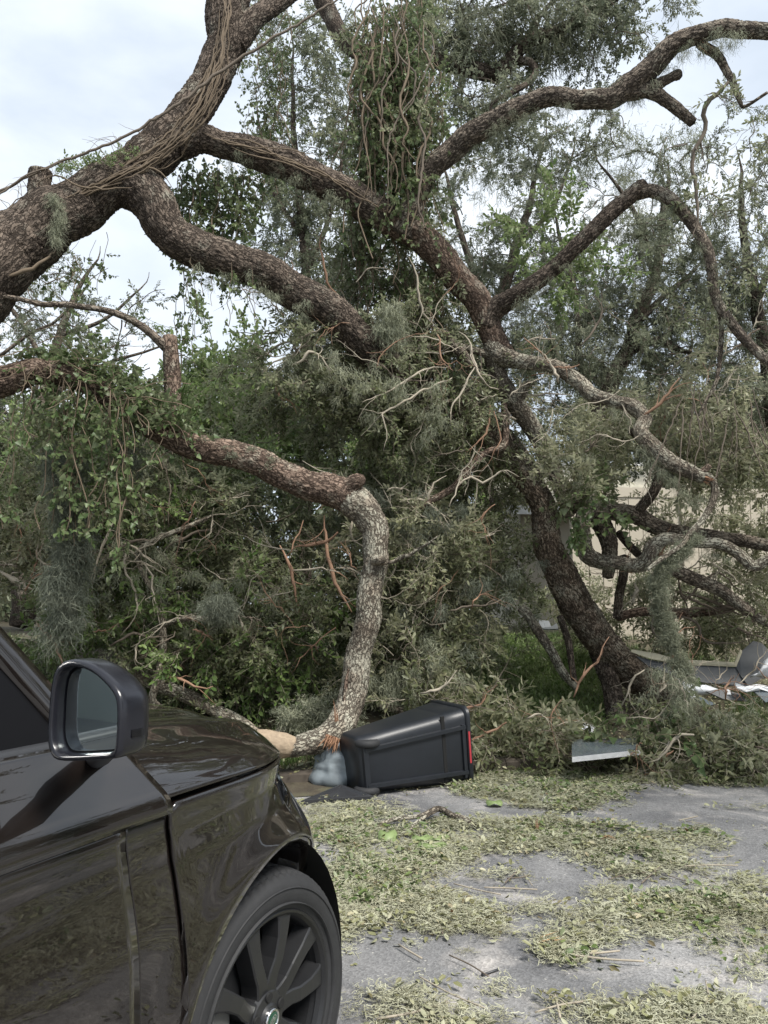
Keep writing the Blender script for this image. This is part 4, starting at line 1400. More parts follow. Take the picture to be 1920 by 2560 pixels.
# resurrection fern on the trunk top
o = empty('fern', P(240, 400, 7.15), 'green ferns growing on top of the main trunk at left', 'fern')
pos = [P(u, np.interp(u, [130, 200, 260, 350], [432, 420, 410, 385]) + rng.normal(0, 7), 7.12 + rng.uniform(-.1, .15)) for u in rng.uniform(130, 350, 90)]
dr = np.stack([rng.normal(0, .7, 90), rng.normal(0, .7, 90), np.full(90, .8)], 1)
scatter('foliage', 'green', pos, dir_rot(dr, rng.uniform(-1, 1, 90)), rng.uniform(.3, .5, 90), o)

cb = empty('overhead_cable', P(300, 370, 6.9), 'dark cable running diagonally past the main trunk up to the right', 'cable')
limb('cable', [(-60, 520, 6.85, 7), (0, 478, 6.85, 7), (120, 418, 6.88, 7), (240, 372, 6.9, 7), (350, 320, 6.92, 7), (470, 240, 6.95, 8), (560, 172, 6.98, 8), (690, 92, 7.0, 7), (830, 8, 7.05, 6), (900, -40, 7.05, 6)], M['twig_dark'], cb, 0)
limb('cable', [(-60, 535, 6.8, 5), (40, 455, 6.82, 5), (100, 425, 6.85, 5), (180, 400, 6.86, 5)], M['twig_dark'], cb, 0)


def moss_line(label, pts, n, kind='moss', scl=(.6, 1.2), jit=.04, cat='moss'):
    q = catmull(np.array([P(u, v, D) for u, v, D in pts]), .03)
    p = q[rng.integers(0, len(q), n)] + rng.normal(0, jit, (n, 3))
    o = mosses('spanish_moss', kind, p, scl)
    return tag(o, label, cat)


moss_line('pale moss rope draped over the leaning branch in front of the wrecked panels', [(1735, 1345, 7.5), (1690, 1390, 7.5), (1650, 1430, 7.5), (1648, 1500, 7.5), (1668, 1570, 7.5), (1690, 1640, 7.5), (1720, 1690, 7.5)], 230, 'moss_bushy', (.28, .62), .028)
moss_line('fringe of pale moss hanging from the right boughs near the road', [(1650, 1700, 7.35), (1720, 1760, 7.35), (1790, 1800, 7.3), (1880, 1820, 7.2)], 46, 'moss', (.4, .8), .12)
moss_line('grey moss beard hanging from the trunk at the left', [(135, 490, 6.85), (150, 510, 6.85), (145, 560, 6.85), (140, 600, 6.85)], 22, 'moss', (.35, .6), .02)
moss_line('long dark moss curtain hanging at far left above the car', [(150, 1130, 7.4), (165, 1220, 7.4), (180, 1330, 7.4), (170, 1440, 7.4), (160, 1560, 7.4)], 150, 'moss_dark', (.5, .95), .075)
moss_line('round dark moss clump hanging at the end of the grey branch', [(545, 1490, 7.9), (552, 1520, 7.9)], 46, 'moss_dark', (.35, .62), .055)
moss_line('grey moss tuft hanging under the snapped limb', [(320, 1110, 7.3), (330, 1140, 7.3)], 24, 'moss_dark', (.6, .9), .05)
moss_line('pale moss growing along the underside of the right grey limb', [(1610, 1130, 7.75), (1660, 1180, 7.7), (1700, 1210, 7.65), (1735, 1260, 7.6)], 22, 'moss', (.3, .7), .04)
moss_line('moss wisps hanging beside the middle vine tangle', [(975, 760, 8.0), (985, 830, 8.0)], 24, 'moss', (.6, 1.0), .06)
moss_line('moss tangle on the short log behind the bin', [(720, 1790, 8.0), (790, 1775, 8.0), (850, 1800, 8.0), (900, 1830, 7.9)], 50, 'moss_bushy', (.5, .9), .07)
moss_line('moss wisps on the thicket behind the bin', [(950, 1740, 8.0), (1000, 1700, 8.2), (1080, 1680, 8.3), (1150, 1700, 8.2)], 60, 'moss', (.5, .9), .16)
moss_line('grey moss hanging over the brown thicket in the middle', [(900, 1250, 8.6), (1020, 1350, 8.6), (1130, 1450, 8.6), (1250, 1560, 8.8)], 70, 'moss_dark', (.4, .8), .3)
moss_line('pale moss over the tuft of upright leaves at the right', [(1400, 1120, 8.0), (1440, 1180, 8.0), (1480, 1230, 8.0)], 24, 'moss', (.3, .6), .10)
moss_line('grey moss tatters on the left tangle', [(330, 1330, 8.4), (400, 1400, 8.4), (330, 1480, 8.4), (560, 1520, 8.3), (640, 1430, 8.5)], 60, 'moss', (.4, .8), .2)
moss_line('grey moss wisps hanging under the long upper right limb', [(1180, 350, 7.8), (1300, 290, 7.65), (1450, 265, 7.5), (1600, 225, 7.4), (1700, 125, 7.2), (1850, 90, 7.0)], 60, 'moss', (.25, .7), .05)
moss_line('grey moss wisps hanging along the bent middle right branch', [(1290, 760, 8.3), (1400, 670, 8.1), (1540, 540, 7.9), (1680, 510, 7.7), (1780, 650, 7.5), (1820, 800, 7.4)], 40, 'moss', (.25, .6), .04)
moss_line('grey moss wisps hanging along the pale winding limb', [(1290, 905, 8.5), (1400, 935, 8.3), (1500, 1000, 8.0), (1600, 1080, 7.8), (1700, 1180, 7.65)], 22, 'moss', (.2, .5), .03)
moss_line('pale moss wisps caught on the twisting S-shaped limb', [(1480, 1400, 8.5), (1600, 1420, 8.25), (1700, 1360, 8.05), (1850, 1400, 7.9)], 20, 'moss', (.2, .45), .03)
moss_line('grey moss wisps in the dark tangle under the main limb', [(760, 900, 8.0), (880, 960, 8.0), (1020, 1000, 8.0), (1120, 1080, 8.0)], 50, 'moss', (.4, .8), .15)
moss_line('grey moss beards hanging from the middle oak limb', [(560, 390, 7.5), (700, 430, 7.7), (860, 510, 7.9)], 24, 'moss', (.25, .6), .05)
moss_line('grey moss beards hanging from the lower arched limb', [(500, 670, 7.45), (640, 710, 7.6), (780, 790, 7.8)], 26, 'moss', (.25, .6), .05)
moss_line('moss fringe along the snapped limb top', [(500, 1100, 7.4), (600, 1130, 7.4), (690, 1160, 7.4)], 16, 'moss_bushy', (.3, .5), .03)


for (u0, u1, v0, v1, D0, D1, n, par) in ((20, 780, 1130, 1620, 7.9, 8.5, 64, p_left), (780, 1280, 960, 1600, 7.8, 8.4, 54, p_cent), (1500, 1920, 1380, 1560, 8.4, 8.9, 14, lo), (1050, 1450, 1720, 1900, 7.3, 7.6, 14, p_bin), (1560, 1920, 1740, 1940, 6.9, 7.3, 20, p_right), (1600, 1900, 1640, 1760, 7.9, 8.2, 14, p_right), (1250, 1900, 820, 1150, 7.6, 8.2, 26, oak), (680, 1150, 700, 960, 7.8, 8.3, 22, oak), (560, 900, 560, 900, 8.6, 9.4, 14, oak)):
    for k in range(n):
        u, v, D = rng.uniform(u0, u1), rng.uniform(v0, v1), rng.uniform(D0, D1)
        a, ln = rng.uniform(0, 6.28), rng.uniform(40, 150)
        wd = rng.uniform(2.2, 6.5) if rng.uniform() < .8 else rng.uniform(7, 13)
        pts = []
        for j in range(6):
            pts.append((u, v, D + rng.normal(0, .03), wd * (1 - .12 * j)))
            a += rng.normal(0, .38)
            u += math.cos(a) * ln / 4
            v += math.sin(a) * ln / 4
        zlim = [P(*q[:3])[2] for q in pts]
        if min(zlim) < .12:
            continue
        limb('branch', pts, M[['twig_grey', 'twig_grey', 'twig_dark', 'twig_red'][rng.integers(0, 4)]], par, 0)
o = empty('hanging_vine', P(980, 200, 8.0), 'bare brown vine ropes hanging before the upper oak limbs', 'vine')
for k in range(26):
    u, v, D = rng.uniform(900, 1075), rng.uniform(-60, 240), 8.0 + rng.uniform(-.4, .3)
    ln = rng.uniform(220, 520)
    wd = rng.uniform(2.5, 7)
    pts = []
    for j in range(8):
        pts.append((u, v + ln * j / 7, D, wd))
        u += rng.normal(-4, 19)
    limb('stem', pts, M['vine'] if k % 3 else M['twig_dark'], o, 0)

# ------------------------------------------------------------------ background trees
def bgtree(label, trunk, limbs, crown, m=M['bark_dark'], kind='oak_far', group=None, ln=(.9, 2.0), per_m=9, moss=0, scale=(.8, 1.3), droop=.5, name='oak_tree', dens=1.85):
    u, v, D, wd = trunk[0]
    c = P(u, v, D)
    c[2] = float(bank_z(c[0], c[1]))
    o = empty(name, c, label, 'tree', group)
    t0 = [(u + (u - 960) * .0, 1600 + 0 * v, D, wd * 1.15)]
    (ua, va, Da, wa), (ub, vb, Db, wb_) = trunk[-2], trunk[-1]
    trunk = list(trunk) + [(ub + (ub - ua) * .4 + 8, vb + (vb - va) * .4, Db, wb_ * .5), (ub + (ub - ua) * .8, vb + (vb - va) * .8, Db, 1.5)]
    limb('trunk', trunk, m, o, .6, sides=12, step=.15)
    for l_ in limbs:
        (ua, va, Da, wa), (ub, vb, Db, wb_) = l_[-2], l_[-1]
        l_ = list(l_) + [(ub + (ub - ua) * .6 + rng.normal(0, 14), vb + (vb - va) * .6, Db, wb_ * .45), (ub + (ub - ua) * 1.0 + rng.normal(0, 25), vb + (vb - va) * 1.0, Db, 1.5)]
        limb('limb', l_, m, o, .6, sides=8, step=.15)
    mass(o, kind, crown, ln, per_m, droop, scale, zmin=.3, r0=.012, dens=dens)
    if moss:
        pts = np.vstack([ell(*q[:6], max(1, int(moss * q[6]))) for q in crown])
        mosses('moss', 'moss', pts, (1.0, 2.4), o)
    return o


bgtree('tall oak with a dark slanting stem behind the right-hand limbs', [(1440, 1560, 16, 60), (1500, 1100, 16, 50), (1527, 958, 16, 42), (1568, 883, 16, 38), (1591, 802, 16, 34), (1631, 715, 16, 30), (1652, 630, 16, 26), (1660, 500, 16, 20)],
       [[(1570, 880, 16, 26), (1640, 850, 15.8, 22), (1690, 870, 15.6, 18)], [(1600, 800, 16, 20), (1660, 740, 16.3, 16), (1720, 690, 16.5, 12)], [(1500, 1090, 16, 26), (1450, 900, 16.2, 22), (1440, 740, 16.4, 16), (1400, 600, 16.6, 10)], [(1640, 700, 16, 18), (1600, 560, 16, 14), (1540, 460, 15.8, 9)]],
       [(1560, 620, 16, 230, 150, 1.6, 26), (1500, 850, 16, 240, 110, 1.6, 32), (1730, 800, 16, 180, 150, 1.4, 24), (1650, 440, 16, 150, 110, 1.3, 8), (1450, 390, 16, 190, 110, 1.3, 11), (1720, 290, 16, 110, 90, 1, 3)], moss=1.4, scale=(.42, .78), ln=(.6, 1.4), per_m=13)
bgtree('grey-green oak with wispy top standing behind the middle limb junction', [(1210, 1500, 18, 50), (1215, 1000, 18, 42), (1240, 800, 18, 34), (1290, 620, 18, 24), (1330, 480, 18, 16), (1350, 380, 18, 9)],
       [[(1240, 800, 18, 22), (1170, 640, 18, 18), (1130, 500, 18, 12)], [(1290, 620, 18, 16), (1380, 520, 18, 12), (1420, 420, 18, 8)]],
       [(1240, 470, 18, 190, 130, 1.6, 12), (1340, 680, 18, 180, 130, 1.6, 17), (1160, 700, 18, 150, 150, 1.4, 14), (1330, 880, 18, 200, 110, 1.5, 22)], moss=1.4, scale=(.45, .82), ln=(.7, 1.6), per_m=13)
bgtree('thin-crowned oak rising at the right edge of the view', [(1960, 1500, 15, 50), (1930, 1000, 15, 40), (1890, 760, 15, 30), (1860, 600, 15, 20), (1850, 470, 15, 12)],
       [[(1890, 760, 15, 20), (1950, 600, 15, 14), (1990, 480, 15, 8)]],
       [(1860, 700, 15, 150, 130, 1.2, 15), (1900, 950, 15, 150, 120, 1.2, 22), (1800, 520, 15, 110, 90, 1, 4), (1960, 420, 14, 90, 140, 1, 5)], moss=1.0, scale=(.42, .78), ln=(.6, 1.3), per_m=13)
bgtree('mossy oak whose heavy limb crosses the top of the view', [(560, -900, 11, 70), (700, -300, 11, 62), (799, -30, 11, 54), (851, 81, 11, 48), (900, 130, 11, 46), (1000, 162, 11, 44), (1080, 150, 11, 42), (1139, 165, 11, 42), (1238, 180, 11, 46), (1284, 139, 11, 42), (1330, 98, 11, 38), (1394, 75, 11, 33), (1452, 46, 11, 28), (1510, 15, 11, 24), (1600, -60, 11, 18)],
       [[(1290, 150, 11, 24), (1325, 155, 10.9, 22), (1338, 180, 10.8, 20), (1320, 205, 10.7, 18), (1284, 230, 10.6, 16), (1230, 260, 10.5, 10)], [(1330, 90, 11, 18), (1350, 40, 11, 14), (1400, -20, 11, 10)], [(1160, 60, 11.2, 8), (1230, 22, 11.2, 9), (1330, -10, 11.2, 8)], [(1110, 160, 11, 20), (1060, 40, 11, 16), (1040, -80, 11, 14)]],
       [(1300, 40, 11, 230, 80, .9, 17), (1480, 90, 11, 130, 80, .7, 9), (1240, 265, 10.8, 80, 50, .5, 10), (1160, 90, 11, 120, 100, .7, 9), (1560, -30, 11, 200, 60, .7, 8)], moss=1.6, ln=(.5, 1.1), per_m=12, scale=(.5, .8), name='mossy_oak')
bgtree('slim leafy tree seen through the gap between the upright stem and the vine column', [(760, 1500, 15, 40), (770, 900, 15, 34), (760, 600, 15, 26), (740, 400, 15, 18), (730, 200, 15, 10)],
       [[(765, 700, 15, 16), (830, 520, 15, 12), (860, 380, 15, 8)], [(760, 600, 15, 14), (680, 470, 15, 11), (650, 330, 15, 7)]],
       [(760, 240, 15, 150, 150, 1.2, 17), (800, 480, 15, 160, 140, 1.2, 22), (700, 500, 15, 80, 80, 1.0, 5), (830, 680, 15, 130, 110, 1.1, 14), (700, 90, 15, 110, 90, .9, 7)], moss=.25, scale=(.55, .95), ln=(.6, 1.3), per_m=11)
bgtree('dense round oak filling the middle distance behind the dark tangle', [(1000, 1500, 20, 60), (1000, 1100, 20, 50), (1010, 900, 20, 34), (1020, 760, 20, 20)],
       [[(1000, 1050, 20, 24), (900, 900, 20, 18), (850, 800, 20, 10)]],
       [(1000, 930, 20, 240, 140, 2, 34), (850, 1080, 20, 220, 130, 1.8, 30), (1150, 1080, 20, 200, 120, 1.8, 30)], moss=.4)
bgtree('sparse half-bare tree at the left below the main trunk', [(60, 1500, 14, 36), (90, 1100, 14, 30), (130, 900, 14, 24), (180, 760, 14, 16), (220, 680, 14, 9)],
       [[(120, 930, 14, 16), (50, 800, 14, 12), (-20, 720, 14, 8)], [(150, 840, 14, 13), (260, 800, 14, 10), (330, 740, 14, 6)], [(110, 1000, 14, 14), (240, 920, 14, 11), (360, 880, 14, 7)], [(0, 890, 13.5, 10), (80, 830, 13.5, 9), (130, 810, 13.5, 8), (200, 740, 13.5, 6)]],
       [(90, 800, 14, 170, 110, 1, 16), (330, 860, 14, 140, 70, .8, 8), (60, 700, 14, 90, 60, .6, 8)], per_m=6, moss=.3, scale=(.45, .75), ln=(.6, 1.2), m=M['bark_brown'], name='sparse_tree')
bgtree('bright green broad-leaved tree behind the left tangle', [(420, 1560, 15, 40), (430, 1200, 15, 34), (450, 1050, 15, 24), (470, 960, 15, 12)],
       [[(440, 1120, 15, 18), (560, 1020, 15, 12), (640, 960, 15, 8)]],
       [(560, 1060, 15, 200, 110, 1.2, 40), (330, 1120, 15, 200, 110, 1.2, 34), (470, 985, 15, 110, 60, .8, 10)], kind='green', scale=(1.2, 1.9), name='broadleaf_tree', per_m=8)
bgtree('green broad-leaved tree glimpsed through the hole beside the bent limb', [(960, 1600, 17, 40), (950, 1350, 17, 30), (940, 1200, 17, 20), (930, 1120, 17, 10)],
       [], [(1000, 1150, 17, 120, 90, 1.2, 24), (930, 1290, 17, 160, 90, 1.2, 30)], kind='green', scale=(1.2, 1.9), name='broadleaf_tree', per_m=8)
bgtree('leafy oak standing behind the beige fence', [(1700, 1500, 19, 50), (1700, 1150, 19, 40), (1710, 1000, 19, 24), (1720, 900, 19, 12)],
       [], [(1720, 1060, 19, 260, 100, 1.6, 36), (1560, 1000, 22, 180, 60, 1.4, 14), (1880, 1120, 19, 150, 90, 1.3, 18)], moss=.3)
bgtree('dark oak behind the tangle at the far left', [(60, 1560, 18, 60), (60, 1250, 18, 50), (70, 1100, 18, 30), (80, 1000, 18, 16)],
       [], [(60, 1150, 18, 240, 130, 2, 60), (-140, 1050, 18, 180, 180, 2, 40)], moss=.2)

# far woodland that closes the horizon
fw = []
for k in range(90):
    a = rng.uniform(-1.25, 1.25)
    r = rng.uniform(30, 55)
    fw.append((math.sin(a) * r, math.cos(a) * r))
st = []
for x, y in fw:
    m = 46
    p = np.stack([rng.normal(x, 2.6, m), rng.normal(y, 2.0, m), 1.0 + np.abs(rng.normal(0, 1, m)) * rng.uniform(2.2, 3.6)], 1)
    st.append(p)
st = np.vstack(st)
d = rng.normal(0, 1, st.shape)
scatter('woodland', 'oak_far', st, dir_rot(d, rng.uniform(-1, 1, len(st))), rng.uniform(3.5, 6.5, len(st)), None, 'far belt of dark green woodland closing the view behind the fence and trees')

# trees standing to the right of and behind the photographer (seen in the car's paint and mirror)
k = 0
for (x, y, h, lab) in ((12.0, 6.2, 8.0, 'rounded oak beside the road to the right of the camera'), (15, 9.0, 9, 'tall oak further along the road to the right'), (9.5, -6.5, 8, 'oak behind the camera on the right'), (-2.5, -17, 9, 'wide oak behind the camera'), (-9, -14, 7, 'low oak behind the camera on the left'), (-15.5, -1.5, 7, 'oak across the street on the left, in front of the white house'), (-16, -8.5, 6, 'smaller oak before the white house across the street')):
    o = empty('oak_tree', (x, y, 0), lab, 'tree')
    V, F, U, Rg = tube(catmull(np.array([[x, y, -.1], [x + .2, y, h * .25], [x - .1, y + .1, h * .5], [x, y, h * .8]]), .2), np.linspace(.3, .08, len(catmull(np.array([[x, y, -.1], [x + .2, y, h * .25], [x - .1, y + .1, h * .5], [x, y, h * .8]]), .2))), 12, .6)
    mesh_obj('trunk', V, F, M['bark_dark'], o, True, U, {'ridge': Rg})
    n = 80
    s = np.stack([rng.normal(x, h * .2, n), rng.normal(y, h * .2, n), rng.normal(h * .62, h * .17, n)], 1)
    s[:, 2] = np.maximum(s[:, 2], .5)
    sprays(o, s, rng.normal(0, 1, (n, 3)), rng.uniform(.8, 1.8, n), 'oak_far', 8, .4, .5, (1.0, 1.6), .012)

o = empty('oak_tree', (9.5, .5, 0), 'tall oak spreading its boughs over the road to the right of the camera', 'tree')
pth = catmull(np.array([[9.5, .5, -.1, .32], [9.2, .7, 2.5, .27], [8.3, 1.2, 5.0, .22], [6.8, 2.0, 7.0, .15], [4.5, 2.6, 8.3, .08], [2.5, 3.0, 8.9, .03]]), .2)
V, F, U, Rg = tube(pth[:, :3], pth[:, 3], 12, .6)
mesh_obj('trunk', V, F, M['bark_dark'], o, True, U, {'ridge': Rg})
n = 44
s = np.stack([rng.normal(6.8, 1.5, n), rng.normal(2.9, 1.3, n), rng.normal(6.9, 1.0, n)], 1)
s[:, 1] = np.minimum(s[:, 1], 4.6)
s[:, 0] = np.maximum(s[:, 0], 4.4)
sprays(o, s, rng.normal(0, 1, (n, 3)) * np.array([1, 1, .4]), rng.uniform(.8, 1.8, n), 'oak_far', 7, .4, .5, (.7, 1.1), .012)
hs_ = empty('house', (-24, -7, 0), 'white house across the street on the left, seen only in the car mirror', 'house')
b = MB()
b.box(-30, -20, -14, 2, 0, 3.0)
b.build('wall', M['white'], hs_, attrs=False)
b = MB()
b.add([(-19.3, -14.6, 2.95), (-19.3, 2.6, 2.95), (-25, 2.6, 5.2), (-25, -14.6, 5.2), (-30.7, -14.6, 2.95), (-30.7, 2.6, 2.95)], [(0, 1, 2, 3), (3, 2, 5, 4), (0, 3, 4), (1, 5, 2), (0, 4, 5, 1)])
b.build('roof', M['roof'], hs_, attrs=False)
for k in range(4):
    b = MB()
    b.box(-19.98, -19.94, -11 + k * 3.4, -9.4 + k * 3.4, 1.0, 2.2)
    b.build('window', M['glass_dark'], hs_, attrs=False)

# ------------------------------------------------------------------ litter
from_poly = [
    # polygons measured on the photograph (pixels) -> patches of litter on the road; (density, kind weights)
    ([(640, 2010), (960, 2015), (1130, 2050), (1240, 2100), (1160, 2180), (1220, 2225), (1210, 2330), (1060, 2350), (820, 2360), (640, 2420)], 1.0),
    ([(1100, 2060), (1330, 2045), (1500, 2065), (1770, 2080), (1870, 2125), (1700, 2150), (1420, 2140), (1180, 2130)], .85),
    ([(1420, 2150), (1560, 2130), (1800, 2130), (1790, 2190), (1560, 2205), (1430, 2190)], .8),
    ([(1270, 2185), (1370, 2180), (1340, 2205), (1270, 2205)], .4),
    ([(1350, 2260), (1560, 2235), (1700, 2240), (1940, 2200), (1940, 2400), (1790, 2392), (1680, 2345), (1560, 2350), (1420, 2372), (1330, 2340), (1090, 2340), (1190, 2280)], 1.0),
    ([(840, 2490), (1000, 2465), (1180, 2480), (1420, 2470), (1640, 2490), (1780, 2465), (1900, 2530), (1940, 2560), (1940, 2800), (840, 2800)], .95),
    ([(1150, 1940), (1330, 1930), (1560, 1945), (1940, 1930), (1940, 1965), (1600, 1965), (1500, 2000), (1400, 2030), (1240, 2015), (1140, 1985)], .95),
    ([(1200, 1985), (1480, 1990), (1520, 2010), (1400, 2030), (1230, 2015)], .5),
    ([(640, 2030), (900, 2035), (1000, 2120), (880, 2300), (640, 2300)], .6),
]


def inpoly(u, v, poly):
    c = np.zeros(len(u), bool)
    n = len(poly)
    for a in range(n):
        x0, y0 = poly[a]
        x1, y1 = poly[(a + 1) % n]
        if y0 == y1:
            continue
        t = ((y0 > v) != (y1 > v)) & (u < (x1 - x0) * (v - y0) / (y1 - y0) + x0)
        c ^= t
    return c


nn = 150000
gx, gy = rng.uniform(-3.2, 4.5, nn), rng.uniform(1.6, 8.3, nn)
ok = kerb_d(gx, gy) < -.02
gx, gy = gx[ok], gy[ok]
pt = np.stack([gx, gy, gx * 0], 1)
wob = (fbm(np.stack([gx / .35, gy / .35, gx * 0], -1), 21, 3) - .5)
pu, pv = project(pt + np.stack([wob * .34, (fbm(np.stack([gx / .4, gy / .4, gx * 0 + 9], -1), 22, 3) - .5) * .42, wob * 0], 1))
dens = np.zeros(len(gx))
for poly, dn in from_poly:
    dens = np.maximum(dens, inpoly(pu, pv, poly) * dn)
# litter goes on beyond the frame at the right
off = (gx > .52 * gy) & (gy < 7)
dens = np.where(off, .75 * (fbm(np.stack([gx / .9, gy / .5, gx * 0], -1), 40, 3) > .47), dens)
dens = np.maximum(dens, .045 * (fbm(np.stack([gx / .6, gy / .4, gx * 0 + 2], -1), 51, 3) > .50) * (gy < 7.4))
nz_ = fbm(np.stack([gx / .22, gy / .22, gx * 0 + 3], -1), 23, 3)
nz2 = fbm(np.stack([gx / .5, gy / .5, gx * 0 + 5], -1), 24, 3)
keep = rng.uniform(0, 1, len(gx)) < dens * np.clip((nz_ - .33) * 4.4, 0.05, 1) * np.clip((nz2 - .27) * 4, .2, 1)
sel = rng.uniform(0, 1, len(gx))
pile_h = np.clip(dens, 0, 1) * np.clip(nz_ - .38, 0, .3) * .08


def put(mask, kind, name, label, scl, frac):
    m = mask & (rng.uniform(0, 1, len(gx)) < frac)
    n = m.sum()
    p = np.stack([gx[m], gy[m], .008 + pile_h[m] * rng.uniform(0, 1, n)], 1)
    rot = np.stack([rng.normal(0, .10, n), rng.normal(0, .10, n), rng.uniform(0, 6.28, n)], 1)
    return scatter(name, kind, p, rot, rng.uniform(*scl, n), None, label, 'litter')


put(keep & (sel < .62), 'lmoss', 'moss_litter', 'pale shredded moss strewn in patches over the road', (.4, .95), .42)
put(keep & (sel > .45), 'litter', 'leaf_litter', 'fallen oak leaves and bits scattered over the road', (.5, .92), .36)
gm = (keep & (((pu > 1150) & (pv < 1990)) | ((pu < 1080) & (pv > 2060) & (pv < 2160)) | ((pu > 1380) & (pv > 2070) & (pv < 2110)) | (nz2 > .60)))
put(gm, 'litter_green', 'green_litter', 'fresh green leaves mixed in the road litter', (.6, 1.1), .16)
m = (rng.uniform(0, 1, len(gx)) < .0022) & (dens < .1)
n = m.sum()
scatter('stray_leaves', 'litter', np.stack([gx[m], gy[m], np.full(n, .004)], 1), np.stack([np.zeros(n), np.zeros(n), rng.uniform(0, 6, n)], 1), rng.uniform(.3, .6, n), None, 'few stray leaf bits on the bare asphalt', 'litter')
# verge: grass and litter on the bank
n = 9000
bx, by = rng.uniform(-6, 7, n), rng.uniform(6.0, 13.5, n)
kd = kerb_d(bx, by)
okm = kd > .16
gn_ = fbm(np.stack([bx / .8, by / .8, bx * 0], -1), 31, 3)
bu, bv = project(np.stack([bx, by, bank_z(bx, by)], 1))
gmask = okm & (((bu > 1150) & (bu < 1480) & (bv < 1810)) | ((bu > 690) & (bu < 900)) | (gn_ > .55))
n = gmask.sum()
scatter('grass', 'grass', np.stack([bx[gmask], by[gmask], bank_z(bx[gmask], by[gmask])], 1), np.stack([rng.normal(0, .1, n), rng.normal(0, .1, n), rng.uniform(0, 6, n)], 1), rng.uniform(.7, 1.5, n), None, 'short green grass on the bank behind the kerb', 'grass')
n = 7000
bx, by = rng.uniform(.1, 3.3, n), rng.uniform(8, 12.5, n)
bu, bv = project(np.stack([bx, by, bank_z(bx, by)], 1))
okm = (kerb_d(bx, by) > .5) & (bu > 1150) & (bu < 1500)
bx, by = bx[okm], by[okm]
n = len(bx)
scatter('ground_cover', 'green', np.stack([bx, by, bank_z(bx, by) + .02], 1), dir_rot(np.stack([rng.normal(0, .7, n), rng.normal(0, .7, n), np.full(n, .8)], 1), rng.uniform(-1, 1, n)), rng.uniform(.4, .75, n), None, 'low leafy ground cover on the green bank beside the leaning trunk', 'ground cover')
n = 5000
bx, by = rng.uniform(-7, 7, n), rng.uniform(5.5, 12.5, n)
okm = kerb_d(bx, by) > .05
bx, by = bx[okm], by[okm]
n = len(bx)
scatter('bank_litter', 'litter', np.stack([bx, by, bank_z(bx, by) + .02], 1), np.stack([rng.normal(0, .2, n), rng.normal(0, .2, n), rng.uniform(0, 6, n)], 1), rng.uniform(.7, 1.2, n), None, 'fallen leaves covering the soil of the bank', 'litter')

# ------------------------------------------------------------------ black car
M['paint'] = simple('black_paint', (0.0095, 0.0072, 0.0062), 0.30, coat=1.0, spec=0.12, noise=.3, nscale=3)
M['paint'].node_tree.nodes['Principled BSDF'].inputs['Coat IOR'].default_value = 1.68
M['gloss_black'] = simple('gloss_black', (0.012, 0.012, 0.014), 0.12, spec=0.5)
M['satin_black'] = simple('satin_black', (0.030, 0.031, 0.034), 0.42, noise=.1, nscale=60)
M['housing'] = simple('mirror_housing', (0.012, 0.0125, 0.017), 0.24, spec=.5)
M['trim'] = simple('door_trim', (.006, .006, .007), .35, spec=.12)
M['gap'] = simple('rubber_gap', (0.006, 0.006, 0.006), 0.8)
M['tyre'] = simple('tyre_rubber', (0.022, 0.0225, 0.024), 0.72, noise=.25, nscale=30, bump=.15)
M['rim'] = simple('rim_graphite', (0.020, 0.0205, 0.022), 0.36, metal=.1, noise=.15, nscale=25)
M['chrome'] = simple('chrome', (0.75, 0.75, 0.75), 0.12, metal=1)
M['mirror'] = simple('mirror_glass', (0.62, 0.70, 0.70), 0.03, metal=1)
M['badge_green'] = simple('badge_green', (0.012, 0.06, 0.035), 0.3, coat=.5)
M['silver'] = simple('silver', (0.60, 0.61, 0.60), 0.3, metal=.8)
M['lamp_dark'] = simple('lamp_bowl', (.10, .105, .11), .35, metal=.5)
M['amber'] = simple('amber_lens', (0.65, 0.10, 0.02), 0.2, coat=.6)
M['brake'] = simple('brake_caliper', (0.12, 0.12, 0.118), 0.55, metal=.3)
M['seat'] = simple('seat_leather', (0.20, 0.21, 0.18), 0.6, noise=.1, nscale=12)
M['dash'] = simple('dash_plastic', (0.10, 0.105, 0.10), 0.7, noise=.2, nscale=9)


def glassmat(name, tint, gloss=0.06):
    m, nt, b = mat_new(name)
    n, l = nt.nodes.new, nt.links.new
    nt.nodes.remove(b)
    t = n('ShaderNodeBsdfTransparent')
    t.inputs[0].default_value = (*tint, 1)
    g = n('ShaderNodeBsdfGlossy')
    g.inputs['Roughness'].default_value = 0.01
    f = n('ShaderNodeFresnel')
    f.inputs[0].default_value = 1.5
    mx = n('ShaderNodeMixShader')
    l(f.outputs[0], mx.inputs[0])
    l(t.outputs[0], mx.inputs[1])
    l(g.outputs[0], mx.inputs[2])
    l(mx.outputs[0], nt.nodes['Material Output'].inputs[0])
    return m


M['glass'] = glassmat('tinted_glass', (0.80, 0.84, 0.82))
M['lens'] = glassmat('lamp_lens', (0.75, 0.76, 0.78))

TH = R_(24)
hubw = P(685, 2555, 2.30)
car = empty('parked_car', (hubw[0], hubw[1], 0), 'glossy black car parked at the left with graphite spoked wheel', 'car', None, (0, 0, math.pi / 2 - TH))
car['local_parts'] = 1

PZ = np.array([.22, .28, .36, .45, .60, .80, .95, 1.03, 1.075, 1.092, 1.105, 1.13, 1.17, 1.21, 1.25, 1.27])
PB = np.array([-.10, -.05, -.005, .012, .022, .026, .022, .030, .046, .050, .046, .026, -.004, -.030, -.058, -.07])


def pb(z):
    return np.interp(z, PZ, PB)


NA = np.array([0, .1, .2, .3, .36, .43, .5, .56, .62, .67, .72, .76, .79, .815, .83, .84])
NB = np.array([0, .008, .034, .077, .11, .158, .213, .268, .33, .39, .465, .545, .63, .74, .86, .99])


